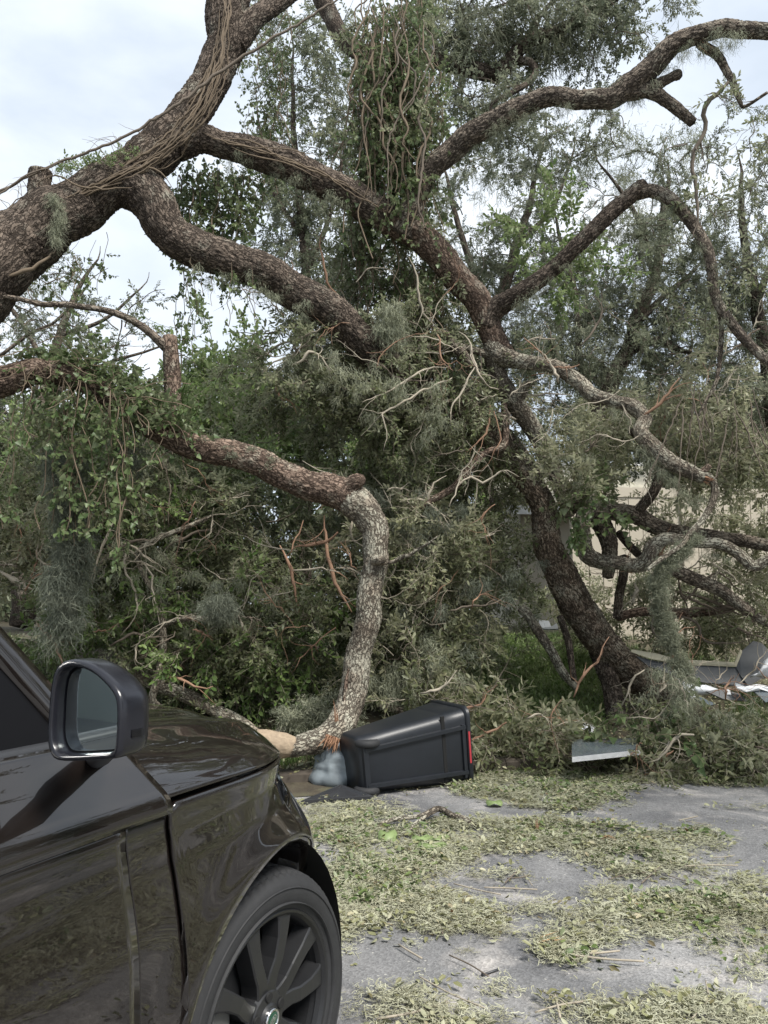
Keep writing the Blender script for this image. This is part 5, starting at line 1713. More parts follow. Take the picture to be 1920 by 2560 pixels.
TA = [-.30, -.20, -.13, -.06, .0, .06, .114, .22, .34, .47, .58, .66, .69, .70]
TB = [0, .004, .014, .034, .056, .088, .122, .195, .30, .42, .56, .72, .85, .986]


def nose_top(a):
    return np.interp(a, TA, TB)


def nose(a, z=0.6):
    a = np.asarray(a, float)
    t = np.clip((np.asarray(z, float) - .78) / .30, 0, 1)
    t = t * t * (3 - 2 * t)
    f = np.interp(a, NA, NB * 1.28) * (1 - t) + nose_top(a) * t
    r = np.clip(-a - 3.1, 0, .62)
    return f + .55 * r ** 2 + np.clip(r - .45, 0, 1) * 1.6


RA = .478


def flare(a, z):
    s = 0
    for c in (0.0, -2.92):
        d = np.sqrt((a - c) ** 2 + (z - .385) ** 2)
        s = s + .013 * np.exp(-((d - RA) / .085) ** 2) * (d > .3)
    return s


def side(a, z):
    return pb(z) + flare(a, z) - nose(a, z)


def grid_panel(name, A_, Z_, fn, m, parent, mirror=False, thick=.006, flip=False, smooth=True):
    """A_, Z_ 2-D arrays of car stations and heights; fn gives the offset to the right"""
    Bq = fn(A_, Z_)
    V = np.stack([A_, -Bq if not mirror else Bq + 1.88, Z_], -1)
    n0, n1 = A_.shape
    V = V.reshape(-1, 3)
    i = (np.arange(n0 - 1)[:, None] * n1 + np.arange(n1 - 1)[None]).reshape(-1)
    F = np.stack([i, i + 1, i + n1 + 1, i + n1], -1)
    if mirror:
        F = F[:, ::-1]
    if flip:
        F = F[:, ::-1]
    o = mesh_obj(name, V, F, m, parent, smooth)
    if thick:
        md = o.modifiers.new('thickness', 'SOLIDIFY')
        md.thickness = thick
        md.offset = -1 if not flip else -1
    return o


def arch_low(a, low):
    a = np.asarray(a, float)
    z = np.full(a.shape, low, float)
    for c in (0, -2.92):
        d2 = RA ** 2 - (a - c) ** 2
        z = np.where(d2 > 0, np.maximum(z, .385 + np.sqrt(np.maximum(d2, 0))), z)
    return z


DF = np.polyfit([.3, .6, .87, 1.09, 1.23], [-.415, -.435, -.476, -.548, -.63], 3)


def door_front(z):       # the shut line between the front wing and the front door
    return np.polyval(DF, z)


def rows(a0f, a1f, zlo, zhi, na, nz, arch=False):
    """build a patch between two edge curves a0(z), a1(z)"""
    t = np.linspace(0, 1, na)
    s = np.linspace(0, 1, nz)
    A_ = np.zeros((na, nz))
    Z_ = np.zeros((na, nz))
    for i in range(na):
        # iterate so the edges stay on the shut lines
        z0, z1 = zlo, zhi
        zz = zlo + (zhi - zlo) * s
        a = a0f(zz) * (1 - t[i]) + a1f(zz) * t[i]
        if arch:
            lo = arch_low(a[:1], zlo)[0]
            for _ in range(6):
                zz = lo + (zhi - lo) * s
                a = a0f(zz) * (1 - t[i]) + a1f(zz) * t[i]
                lo = arch_low(a[:1], zlo)[0]
        A_[i] = a
        Z_[i] = zz
    return A_, Z_


# front wing in two patches: behind and over/ahead of the wheel
ang = np.linspace(math.pi * 1.06, -.06 * math.pi, 64)


def wing_patch(mirror):
    V = []
    top = 1.094
    for q in ang:
        ax, az = RA * math.cos(q), .385 + RA * math.sin(q)
        # outer boundary along a ray to the box of the panel
        if q > 2.25:
            t = np.linspace(0, 1, 22)
            z = az + (min(top, .385 + (az - .385) * 1.22) - az) * t
            zt = np.clip(.30 + (q - math.pi * 1.06) / (2.25 - math.pi * 1.06) * (top - .30), .3, top)
            z = az + (zt - az) * t
            ae = door_front(zt) + .0015
            a = ax + (ae - ax) * t
        else:
            f = (q - 2.25) / (ang[-1] - 2.25)
            ae = np.interp(f, [0, .36, .44, .62, 1], [float(door_front(top)) + .0015, .03, .042, .60, .60])
            ze = np.interp(f, [0, .36, .44, .62, 1], [top, top, .930, .925, .34])
            if f < .36:
                ze = top
            t = np.linspace(0, 1, 22)
            a = ax + (ae - ax) * t
            z = az + (ze - az) * t
        V.append(np.stack([a, z], -1))
    V = np.array(V)
    return V[:, :, 0], V[:, :, 1]


for mir in (False, True):
    A_, Z_ = wing_patch(mir)
    grid_panel('front_wing', A_, Z_, side, M['paint'], car, mir, .012)
    # arch return lip
    V = []
    n = len(ang)
    for q in ang:
        for (dr, db) in ((0, 0), (-.012, -.004), (-.02, -.03), (-.015, -.16)):
            a, z = (RA + dr) * math.cos(q), .385 + (RA + dr) * math.sin(q)
            bq = float(side(np.array(RA * math.cos(q)), np.array(.385 + RA * math.sin(q)))) + db + .001
            V.append((a, -bq if not mir else bq + 1.88, z))
    i = (np.arange(n - 1)[:, None] * 4 + np.arange(3)[None]).reshape(-1)
    F = np.stack([i, i + 4, i + 5, i + 1], -1)
    mesh_obj('arch_lip', V, F if not mir else F[:, ::-1], M['paint'], car, True)
    # door, gill and shoulder
    gf = lambda z: door_front(z) - .0015
    gr = lambda z: door_front(z) - .128 - (1.09 - np.asarray(z)) * .03
    gr2 = lambda z: gr(z) - .020
    A_, Z_ = rows(gr, gf, .34, 1.072, 26, 26)
    gill = grid_panel('gill_panel', A_, Z_, lambda a, z: side(a, z) - .004, M['paint'], car, mir)
    if not mir:
        b = MB()
        for k in range(9):
            t = .1 + k * .09
            zz = np.linspace(.36, 1.05, 20)
            aa = gr(zz) * (1 - t) + gf(zz) * t
            bb = side(aa, zz) - .004
            V, F = [], []
            for j in range(20):
                V += [(aa[j] - .0016, -bb[j], zz[j]), (aa[j], -bb[j] - .0028, zz[j]), (aa[j] + .0016, -bb[j], zz[j])]
                if j:
                    o_ = 3 * j
                    F += [(o_ - 3, o_ - 2, o_ + 1, o_), (o_ - 2, o_ - 1, o_ + 2, o_ + 1)]
            b.add(V, F)
        b.build('louvre', M['paint'], gill, False, 'stuff', attrs=False)
    rear = lambda z: np.full(np.shape(z), -1.52)
    A_, Z_ = rows(rear, gr2, .34, 1.078, 30, 30)
    door = grid_panel('front_door', A_, Z_, side, M['paint'], car, mir, .02)
    A_, Z_ = rows(rear, gf, 1.0795, 1.235, 44, 16)
    grid_panel('door_shoulder', A_, Z_, side, M['paint'], car, mir, .02)
    A_, Z_ = rows(lambda z: np.full(np.shape(z), -2.43), lambda z: np.full(np.shape(z), -1.526), .34, 1.235, 26, 40, False)
    grid_panel('rear_door', A_, Z_, side, M['paint'], car, mir, .02)
    # rear quarter around the wheel
    V = []
    for q in np.linspace(math.pi * 1.06, -.06 * math.pi, 50):
        ax, az = -2.92 + RA * math.cos(q), .385 + RA * math.sin(q)
        f = (math.pi * 1.06 - q) / (math.pi * 1.12)
        ae = np.interp(f, [0, .3, .7, 1], [-3.72, -3.72, -2.436, -2.436])
        ze = np.interp(f, [0, .3, .7, 1], [.35, 1.235, 1.235, .35])
        t = np.linspace(0, 1, 18)
        V.append(np.stack([ax + (ae - ax) * t, az + (ze - az) * t], -1))
    V = np.array(V)
    grid_panel('rear_quarter', V[:, :, 0], V[:, :, 1], side, M['paint'], car, mir, .02)
    b = MB()
    yy = .06 if not mir else 1.82
    b.box(-2.40, -.52, min(yy, yy + (.10 if not mir else -.10)), max(yy, yy + (.10 if not mir else -.10)), .22, .345)
    b.build('sill', M['satin_black'], car, False, attrs=False)

# dark structure behind the shut lines
b = MB()
b.box(-3.5, -.50, .075, 1.805, .25, 1.16)
b.box(-.50, .30, .42, 1.46, .30, 1.08)
b.box(.28, .50, .42, 1.46, .30, .98)
b.build('inner_body', M['gap'], car, False, attrs=False)
for a0 in (0.0, -2.92):
    for (y0, y1) in ((.03, .40), (1.48, 1.85)):
        b = MB()
        n = 26
        V, F = [], []
        for j in range(n):
            q = math.pi * (1.05 - 1.1 * j / (n - 1))
            for y in (y0, y1):
                V.append((a0 + .47 * math.cos(q), y, .385 + .47 * math.sin(q)))
            if j:
                F.append((2 * j - 2, 2 * j - 1, 2 * j + 1, 2 * j))
        b.add(V, F)
        b.build('wheel_well', M['gap'], car, True, attrs=False)

# bonnet: clamshell whose side starts at the wing's shut line
na, nb = 46, 60
V = np.zeros((na, nb, 3))
for i in range(na):
    for j in range(nb):
        t = j / (nb - 1) * 2 - 1            # -1 right edge, +1 left edge
        s = 1 - abs(t)
        sgn = 1 if t < 0 else -1
        # arc length inboard from the shut line
        f = i / (na - 1)
        rear_a = -.548 - .085 * min(1, s / .18) + .28 * max(0, s - .18) ** 1.0 * .6
        # the leading edge follows the plan of the nose
        w_ = s ** 1.25
        a_edge = np.interp(w_, [0, .06, .14, .25, .38, .55, .75, 1], [.105, .20, .31, .43, .52, .60, .66, .70])
        a = rear_a + (a_edge - rear_a) * f
        nt_ = float(nose_top(a))
        ins = w_ * (.986 - nt_)
        inb = nt_ + ins
        y = -(0.046 - inb)
        rise = .108 * (1 - math.exp(-ins / .105)) + .012 * (1 - math.exp(-ins / .4))
        ridge = .016 * math.exp(-((inb - .30) / .09) ** 2) - .012 * math.exp(-((inb - .47) / .10) ** 2)
        drop = .045 * max(0, (a + .5) / 1.25) + .055 * max(0, f - .72) ** 2 / .0784 * (0.3 + .7 * min(1, s * 6))
        z = 1.0985 + rise * (1 - .25 * f) + ridge - drop * min(1, .18 + ins * 4) + .035 * max(0, -.35 - a) * min(1, ins * 8)
        z = z - .012 * (f ** 3)
        V[i, j] = (a, y if t < 0 else 1.88 - y, z)
i = (np.arange(na - 1)[:, None] * nb + np.arange(nb - 1)[None]).reshape(-1)
F = np.stack([i, i + nb, i + nb + 1, i + 1], -1)
bon = mesh_obj('bonnet', V.reshape(-1, 3), F[:, ::-1], M['paint'], car, True)
md = bon.modifiers.new('smooth', 'SUBSURF')
md.levels = md.render_levels = 1
md = bon.modifiers.new('thickness', 'SOLIDIFY')
md.thickness = .014
md.offset = -1
lead = V[-1].copy()

# front bumper and lamps following the plan curve
aa = np.linspace(0.30, .84, 40)


def nose_strip(name, zs, aseq, m, proud=0.0, push=None):
    obs = None
    for mir in (False, True):
        A_ = np.repeat(np.asarray(aseq)[:, None], len(zs), 1)
        Z_ = np.repeat(np.asarray(zs)[None], len(aseq), 0)
        obs_ = grid_panel(name, A_, Z_, lambda a, z: pb(z) - nose(a, z) + proud - (push(z) if push is not None else 0), m, car, mir, .008)
        obs = obs or obs_
    return obs


nose_strip('front_bumper', np.linspace(.30, .92, 14), np.linspace(.585, .80, 30), M['paint'], 0, lambda z: .03 * np.clip(.55 - z, 0, 1))
hl = nose_strip('headlight', np.linspace(.935, 1.068, 7), np.concatenate([np.linspace(.045, .5, 16), np.linspace(.52, .69, 12)]), M['lens'], .002)
b = MB()
for mir in (False, True):
    V, F = [], []
    for j, a in enumerate(np.linspace(.06, .68, 24)):
        for z in (.94, 1.06):
            bq = float(pb(z) - nose(a, z)) - .035
            V.append((a - .02, -bq if not mir else bq + 1.88, z))
        if j:
            F.append((2 * j - 2, 2 * j - 1, 2 * j + 1, 2 * j))
    b.add(V, F)
b.build('lamp_bowl', M['lamp_dark'], hl, True, attrs=False)
b = MB()
for mir in (False, True):
    V, F = [], []
    for j, a in enumerate(np.linspace(.055, .105, 6)):
        for z in (.985 - .0 * j, 1.035 - .004 * j):
            bq = float(pb(z) - nose(a, z)) + .004
            V.append((a, -bq if not mir else bq + 1.88, z))
        if j:
            F.append((2 * j - 2, 2 * j, 2 * j + 1, 2 * j - 1))
    b.add(V, F)
b.build('side_marker', M['amber'], hl, True, attrs=False)
# outlined vent in the bumper corner
b = MB()
lp = [(.26, .905), (.44, .905), (.50, .72), (.38, .66), (.30, .78)]
for j in range(5):
    (a0, z0), (a1, z1) = lp[j], lp[(j + 1) % 5]
    V, F = [], []
    for q in range(8):
        t = q / 7
        a, z = a0 + (a1 - a0) * t, z0 + (z1 - z0) * t
        bq = float(side(np.array(a), np.array(z)))
        V += [(a - .003, -bq - .001, z - .003), (a, -bq - .004, z), (a + .003, -bq - .001, z + .003)]
        if q:
            o_ = 3 * q
            F += [(o_ - 3, o_ - 2, o_ + 1, o_), (o_ - 2, o_ - 1, o_ + 2, o_ + 1)]
    b.add(V, F)
b.build('bumper_trim', M['gloss_black'], car, True, attrs=False)
b = MB()
b.box(.60, .66, .62, 1.26, .74, 1.03)
b.build('grille', M['gloss_black'], car, False, attrs=False)

# greenhouse: roof, pillars, glass
BELT = .075


def gy(z):               # tumblehome: offset to the left from the right flank
    return BELT + (z - 1.235) * .36


def ap(z):               # front edge of the windscreen pillar
    return np.interp(z, [1.20, 1.375, 1.504, 1.65, 1.80], [-.60, -.735, -.84, -1.00, -1.30])


zz = np.linspace(1.235, 1.79, 14)
for mir in (False, True):
    def Y(y):
        return y if not mir else 1.88 - y
    b = MB()
    V, F = [], []
    for j, z in enumerate(zz):
        a = float(ap(z))
        y = gy(z)
        V += [(a + .012, Y(y + .055), z + .004), (a, Y(y + .004), z), (a - .035, Y(y - .004), z), (a - .085, Y(y + .001), z), (a - .085, Y(y + .05), z)]
        if j:
            o_ = 5 * j
            for q in range(5):
                F.append((o_ - 5 + q, o_ - 5 + (q + 1) % 5, o_ + (q + 1) % 5, o_ + q))
    b.add(V, F)
    b.build('windscreen_pillar', M['paint'], car, True, attrs=False)
    b = MB()
    V = []
    poly = [(-.60, 1.232), (-.865, 1.232), (-.915, 1.30), (-.945, 1.40), (-.955, 1.452), (-.945, 1.462), (-.905, 1.45), (-.72, 1.30)]
    V = [(a, Y(gy(z) + .006), z) for a, z in poly] + [(a, Y(gy(z) + .030), z) for a, z in poly]
    n = len(poly)
    b.add(V, [tuple(range(n)), tuple(range(2 * n - 1, n - 1, -1))] + [(q, q + n, (q + 1) % n + n, (q + 1) % n) for q in range(n)])
    b.build('mirror_corner_trim', M['trim'], car, False, attrs=False)
    b = MB()
    zs = np.linspace(1.233, 1.74, 10)
    V, F = [], []
    for j, z in enumerate(zs):
        V += [(float(ap(z)) - .05, Y(gy(z) + .02), z), (-1.50, Y(gy(z) + .02), z), (-1.58, Y(gy(z) + .02), z), (-2.55, Y(gy(z) + .02), z), (-3.2 + (z - 1.23) * .4, Y(gy(z) + .03), z)]
        if j:
            o_ = 5 * j
            F += [(o_ - 5, o_ - 4, o_ + 1, o_), (o_ - 3, o_ - 2, o_ + 3, o_ + 2), (o_ - 2, o_ - 1, o_ + 4, o_ + 3)]
    b.add(V, F)
    b.build('side_window', M['glass'], car, True, attrs=False)
    b = MB()
    for a in (-1.54, -2.58):
        V = [(a - .05, Y(gy(1.235) + .012), 1.235), (a + .05, Y(gy(1.235) + .012), 1.235), (a + .05, Y(gy(1.76) + .012), 1.76), (a - .05, Y(gy(1.76) + .012), 1.76)]
        V += [(x, y + (.03 if not mir else -.03), z) for x, y, z in V]
        b.add(V, [(0, 1, 2, 3), (7, 6, 5, 4), (0, 4, 5, 1), (1, 5, 6, 2), (2, 6, 7, 3), (3, 7, 4, 0)])
    b.build('door_pillar', M['gloss_black'], car, False, attrs=False)
    b = MB()
    V, F = [], []
    for j, a in enumerate(np.linspace(-3.25, -.66, 30)):
        V += [(a, Y(BELT - .012), 1.228), (a, Y(BELT - .016), 1.240), (a, Y(BELT - .004), 1.250), (a, Y(BELT + .02), 1.250)]
        if j:
            o_ = 4 * j
            F += [(o_ - 4 + q, o_ - 3 + q, o_ + 1 + q, o_ + q) for q in range(3)]
    b.add(V, F)
    b.build('window_trim', M['satin_black'], car, True, attrs=False)
V, F = [], []
st = np.linspace(-1.28, -3.3, 18)
for i, a in enumerate(st):
    for j, t in enumerate(np.linspace(0, 1, 17)):
        y = .24 + t * 1.40
        z = 1.86 - .10 * (abs(2 * t - 1)) ** 3 - .05 * ((a + 2.2) / 1.1) ** 2
        V.append((a, y, z))
i = (np.arange(17)[:, None] * 17 + np.arange(16)[None]).reshape(-1)
F = np.stack([i, i + 1, i + 18, i + 17], -1)
o = mesh_obj('roof', V, F, M['paint'], car, True)
md = o.modifiers.new('thickness', 'SOLIDIFY')
md.thickness = .03
V, F = [], []
for j, z in enumerate(np.linspace(1.20, 1.80, 12)):
    for t in np.linspace(0, 1, 13):
        y0 = gy(z) + .05
        bow = .14 * (1 - (2 * t - 1) ** 2)
        V.append((float(ap(z)) + bow, y0 + t * (1.88 - 2 * y0), z + .02 * (1 - (2 * t - 1) ** 2)))
i = (np.arange(11)[:, None] * 13 + np.arange(12)[None]).reshape(-1)
mesh_obj('windscreen', V, np.stack([i, i + 1, i + 14, i + 13], -1), M['glass'], car, True)
b = MB()
b.box(-3.74, -3.70, .2, 1.68, .35, 1.24)
V = [(-3.71, .2, 1.24), (-3.71, 1.68, 1.24), (-3.32, 1.55, 1.80), (-3.32, .33, 1.80)]
b.add(V, [(0, 1, 2, 3)])
b.build('tailgate', M['paint'], car, False, attrs=False)
b = MB()
b.box(-1.02, -.62, .16, 1.72, 1.02, 1.21)
b.box(-.80, -.55, .16, 1.72, 1.15, 1.235)
b.build('dashboard', M['dash'], car, False, attrs=False)
for y0 in (.30, 1.05):
    for a0 in (-1.55, -2.5):
        b = MB()
        b.box(a0 - .08, a0 + .08, y0, y0 + .5, .75, 1.35, Matrix.Rotation(0, 4, 'Y'))
        b.box(a0 - .05, a0 + .48, y0, y0 + .5, .66, .84)
        b.box(a0 - .07, a0 + .03, y0 + .12, y0 + .38, 1.40, 1.60)
        o = b.build('seat', M['seat'], car, True, attrs=False)
        md = o.modifiers.new('round', 'BEVEL')
        md.width = .05
        md.segments = 3
st_ = MB()
tv, tf, _, _ = tube(np.array([[-1.12 + .07 * math.sin(q), 1.38 + .185 * math.cos(q), 1.12 + .17 * math.sin(q)] for q in np.linspace(0, 6.2832, 40)]), np.full(40, .014), 8, 0, False)
st_.add(tv, tf)
st_.build('steering_wheel', M['dash'], car, True, attrs=False)

# door mirrors
for mir in (False, True):
    mm = [(.075, 1.300), (.080, 1.385), (.096, 1.420), (.130, 1.433), (.165, 1.433), (.210, 1.424), (.255, 1.404), (.285, 1.384), (.297, 1.368), (.302, 1.345), (.303, 1.300), (.300, 1.275), (.288, 1.262), (.24, 1.255), (.17, 1.247), (.115, 1.243), (.092, 1.252), (.079, 1.272)]
    mm = [(.088 + (x_ - .075) * .83, 1.256 + (z_ - 1.243) * .93) for x_, z_ in mm]
    outl = np.array(mm + [mm[0]])
    outl = catmull(outl, .012)[:-1]
    cen = outl.mean(0)

    def ring(a, s, dz=0):
        q = cen + (outl - cen) * s
        return np.stack([np.full(len(q), a) + (q[:, 0] - cen[0]) * -.10, (-1 if not mir else 1) * q[:, 0] + (0 if not mir else 1.88), q[:, 1] + dz], -1)
    # 'a' grows forward
    seq = [(-.905, .86), (-.937, .865), (-.9405, .90), (-.939, .97), (-.932, .995), (-.925, 1.0), (-.893, .995), (-.878, .97), (-.862, .89), (-.852, .72), (-.848, .35)]
    V = np.vstack([ring(a, s) for a, s in seq])
    n = len(outl)
    F = []
    for i in range(len(seq) - 1):
        for j in range(n):
            F.append((i * n + j, i * n + (j + 1) % n, (i + 1) * n + (j + 1) % n, (i + 1) * n + j))
    F.append(tuple(range((len(seq) - 1) * n, len(seq) * n)))
    if mir:
        F = [f[::-1] for f in F]
    hs = mesh_obj('mirror', V, F, M['housing'], car, True)
    g = ring(-.912, .82)
    g[:, 0] += (g[:, 2] - cen[1]) * -.03
    q2 = ring(-.912, .87)
    mesh_obj('mirror_glass', g, [tuple(range(n)) if mir else tuple(range(n - 1, -1, -1))], M['mirror'], hs, False)
    F = []
    for j in range(n):
        F.append((j, (j + 1) % n, n + (j + 1) % n, n + j))
    q2[:, 0] += .004
    g2 = ring(-.908, .82)
    mesh_obj('mirror_surround', np.vstack([q2, g2]), F, M['gap'], hs, False)
    sg = 1 if not mir else -1
    base = 0 if not mir else 1.88
    tv, tf, _, _ = tube(catmull(np.array([[-.66, base + sg * .06, 1.20], [-.72, base - sg * .01, 1.222], [-.80, base - sg * .10, 1.248], [-.87, base - sg * .17, 1.275]]), .02), np.linspace(.026, .020, len(catmull(np.array([[-.66, base + sg * .06, 1.20], [-.72, base - sg * .01, 1.222], [-.80, base - sg * .10, 1.248], [-.87, base - sg * .17, 1.275]]), .02))), 12, 0)
    mesh_obj('mirror_arm', tv, tf, M['satin_black'], hs, True)
    sg = -sg
    b = MB()
    ys = sorted((base + sg * .262, base + sg * .2785))
    b.box(-.925, -.895, ys[0], ys[1], 1.305, 1.318)
    o = b.build('indicator', M['lens'], hs, False, attrs=False)


# wheels
def revolve(prof, n, axis_y=True):
    V, F = [], []
    m = len(prof)
    for j in range(n):
        q = 2 * math.pi * j / n
        for (r, y) in prof:
            V.append((r * math.cos(q), y, r * math.sin(q)))
    for j in range(n):
        for i in range(m - 1):
            F.append((j * m + i, j * m + i + 1, ((j + 1) % n) * m + i + 1, ((j + 1) % n) * m + i))
    return V, F


def make_wheel():
    w = bpy.data.objects.new('wheel', None)
    COL.objects.link(w)
    w.parent = car
    w['local_parts'] = 1
    # tyre: y = 0 outer face, grows inboard
    prof = [(.272, .030), (.276, .012), (.283, .004), (.292, .002), (.305, -.004), (.325, -.008), (.345, -.006), (.358, .002), (.366, .012), (.374, .020), (.3745, .026), (.379, .030), (.383, .048), (.386, .07), (.386, .076), (.379, .078), (.379, .086), (.386, .088), (.388, .125), (.388, .131), (.380, .133), (.380, .141), (.388, .143), (.386, .20), (.379, .24), (.36, .265), (.30, .27), (.272, .24)]
    n = 288
    V, F = revolve(prof, n)
    V = np.array(V)
    m = len(prof)
    for j in range(n):
        cut = (j % 4 == 0)
        cut2 = (j % 8 < 1)
        for i, (r, y) in enumerate(prof):
            if (9 <= i <= 14 and cut) or (17 <= i <= 20 and cut2):
                f = 1 - (.0055 / r)
                V[j * m + i, 0] *= f
                V[j * m + i, 2] *= f
    tyre = mesh_obj('tyre', V, F, M['tyre'], w, True)
    md = tyre.modifiers.new('edge', 'EDGE_SPLIT')
    md.split_angle = R_(40)
    # raised ribs on the sidewall
    b = MB()
    for (r0, r1) in ((.2965, .2985), (.338, .3395)):
        V, F = revolve([(r0 - .002, .0), (r0, -.0105), (r1, -.0105), (r1 + .002, .0)], 120)
        b.add(V, F)
    b.build('sidewall_rib', M['tyre'], tyre, True, attrs=False)
    rim = MB()
    V, F = revolve([(.268, .25), (.262, .20), (.250, .12), (.256, .05), (.262, .030), (.270, .020), (.279, .012), (.281, .006), (.277, .003), (.270, .006), (.262, .016), (.256, .03)], 120)
    rim.add(V, F)
    for k in range(5):
        base = math.pi / 2 + k * 2 * math.pi / 5 + .03
        for sgn in (-1, 1):
            cl = [(.050, sgn * .30, .056, .026), (.080, sgn * .225, .050, .022), (.115, sgn * .25, .044, .018), (.150, sgn * .305, .043, .014), (.205, sgn * .305, .046, .012), (.252, sgn * .285, .058, .013), (.268, sgn * .28, .075, .016)]
            V, F = [], []
            for i, (r, da, wd, y) in enumerate(cl):
                q = base + da
                c = np.array([r * math.cos(q), 0, r * math.sin(q)])
                i0, i1 = max(0, i - 1), min(len(cl) - 1, i + 1)
                p0 = np.array([cl[i0][0] * math.cos(base + cl[i0][1]), 0, cl[i0][0] * math.sin(base + cl[i0][1])])
                p1 = np.array([cl[i1][0] * math.cos(base + cl[i1][1]), 0, cl[i1][0] * math.sin(base + cl[i1][1])])
                d = (p1 - p0) / np.linalg.norm(p1 - p0)
                s = np.array([-d[2], 0, d[0]])
                for (ss, yy) in ((.40, 0), (.50, .004), (.62, .055), (-.62, .055), (-.50, .004), (-.40, 0)):
                    V.append(c + s * wd * ss + np.array([0, y + yy, 0]))
                if i:
                    o_ = 6 * i
                    for q_ in range(6):
                        F.append((o_ - 6 + q_, o_ - 6 + (q_ + 1) % 6, o_ + (q_ + 1) % 6, o_ + q_))
            rim.add(V, F)
    V, F = revolve([(.002, .012), (.034, .012), (.040, .018), (.066, .020), (.078, .030), (.082, .075)], 60)
    rim.add(V, F)
    rimo = rim.build('rim', M['rim'], w, False, attrs=False)
    b = MB()
    for k in range(5):
        q = math.pi / 2 + k * 2 * math.pi / 5 + .03 + math.pi / 5 * 0
        V, F = revolve([(.0005, .0135), (.0125, .0135), (.0145, .0175)], 20)
        V = np.array(V) + np.array([.057 * math.cos(q), 0, .057 * math.sin(q)])
        b.add(V, F)
    b.build('lug_hole', M['gap'], rimo, False, attrs=False)
    V, F = revolve([(.0005, .004), (.022, .004), (.0245, .0055)], 40)
    mesh_obj('hub_cap', V, F, M['badge_green'], rimo, True)
    V, F = revolve([(.0225, .0045), (.0235, .002), (.0275, .002), (.0295, .006), (.030, .014)], 40)
    mesh_obj('hub_ring', V, F, M['chrome'], rimo, True)
    # oval emblem with two rows of lettering in the cap
    e_ = [(.0165 * math.cos(q), .0085 * math.sin(q)) for q in np.linspace(0, 2 * math.pi, 32, endpoint=False)]
    b = MB()
    rot = R_(35)
    V = []
    for s_, y in ((1.0, .0033), (.86, .0033)):
        V += [(s_ * (x * math.cos(rot) - z * math.sin(rot)), y, s_ * (x * math.sin(rot) + z * math.cos(rot))) for x, z in e_]
    b.add(V, [(q, (q + 1) % 32, 32 + (q + 1) % 32, 32 + q) for q in range(32)])
    b.build('emblem', M['silver'], rimo, False, attrs=False)
    for txt, dz in (('LAND', .0016), ('ROVER', -.0042)):
        cu = bpy.data.curves.new('emblem_text', 'FONT')
        cu.body = txt
        cu.size = .0062
        cu.align_x = 'CENTER'
        cu.extrude = .0003
        cu.materials.append(M['silver'])
        tmp = bpy.data.objects.new('emblem_text', cu)
        t_ = bpy.data.objects.new('emblem_text', bpy.data.meshes.new_from_object(tmp))
        bpy.data.objects.remove(tmp)
        COL.objects.link(t_)
        t_.parent = rimo
        t_.matrix_local = Matrix.Rotation(-rot, 4, 'Y') @ Matrix.Translation((0, .0030, dz)) @ Matrix.Rotation(math.pi / 2, 4, 'X')
    V, F = revolve([(.06, .085), (.165, .085), (.170, .085), (.170, .10), (.06, .10)], 60)
    mesh_obj('brake_disc', V, F, M['rim'], w, True)
    b = MB()
    b.box(-.215, -.135, .04, .13, -.10, .10)
    o = b.build('brake_caliper', M['brake'], w, False, attrs=False)
    md = o.modifiers.new('round', 'BEVEL')
    md.width = .012
    md.segments = 2
    return w


wh = make_wheel()
# local frame of the car: x forward, y to the left; the outer face looks to -y
wh.location = (0, .0, .388)
wh.rotation_euler = (0, 0, R_(-5))


def copy_part(o, parent):
    c = o.copy()
    COL.objects.link(c)
    c.parent = parent
    for ch in list(o.children):
        copy_part(ch, c)
    return c


for (x, y, rz) in ((-2.92, .0, 0), (0, 1.88, math.pi), (-2.92, 1.88, math.pi)):
    c = copy_part(wh, car)
    c.location = (x, y, .388)
    c.rotation_euler = (0, 0, rz - (R_(5) if x == 0 else 0))

# ------------------------------------------------------------------ wheelie bin lying on its side
M['bin'] = simple('bin_plastic', (0.014, 0.0165, 0.021), 0.40, noise=.25, nscale=14, bump=.05)
M['bin_red'] = simple('bin_red', (0.42, 0.04, 0.05), 0.5)
e1 = np.array([.90, .43, 0])
e1 /= np.linalg.norm(e1)
bn = empty('wheelie_bin', (-0.20, 6.56, 0), 'black wheeled rubbish bin lying on its side with the opening to the right', 'bin', None, (0, 0, math.atan2(e1[1], e1[0])))
bn['local_parts'] = 1
# local: x along the bin from base to opening, y away from the camera, z up
LEN = 1.06


def sec(x, grow=0.0, rr=.09):
    h = .452 + .19 * x / LEN + grow * 2
    d = .42 + .25 * x / LEN + grow * 2
    z0 = .012 - grow
    y0 = -.0 - .085 * x / LEN * .3 - grow
    pts = []
    for (cx, cz, a0) in ((d - rr, h - rr, 0), (rr, h - rr, 90), (rr, rr, 180), (d - rr, rr, 270)):
        for q in np.linspace(0, 90, 6):
            a = R_(a0 + q)
            pts.append((y0 + cx + rr * math.cos(a), z0 + cz + rr * math.sin(a)))
    return pts


def shell(xs, grows, close0=True, inner=None):
    V, F = [], []
    m = 24
    for x, g in zip(xs, grows):
        tl = -.075 * 1
        for (y, z) in sec(max(0, min(LEN, x)), g):
            V.append((x + (z - .25) * -.11 * (1 - .45 * x / LEN), y, z))
    for i in range(len(xs) - 1):
        for j in range(m):
            F.append((i * m + j, i * m + (j + 1) % m, (i + 1) * m + (j + 1) % m, (i + 1) * m + j))
    if close0:
        F.append(tuple(range(m - 1, -1, -1)))
    return V, F


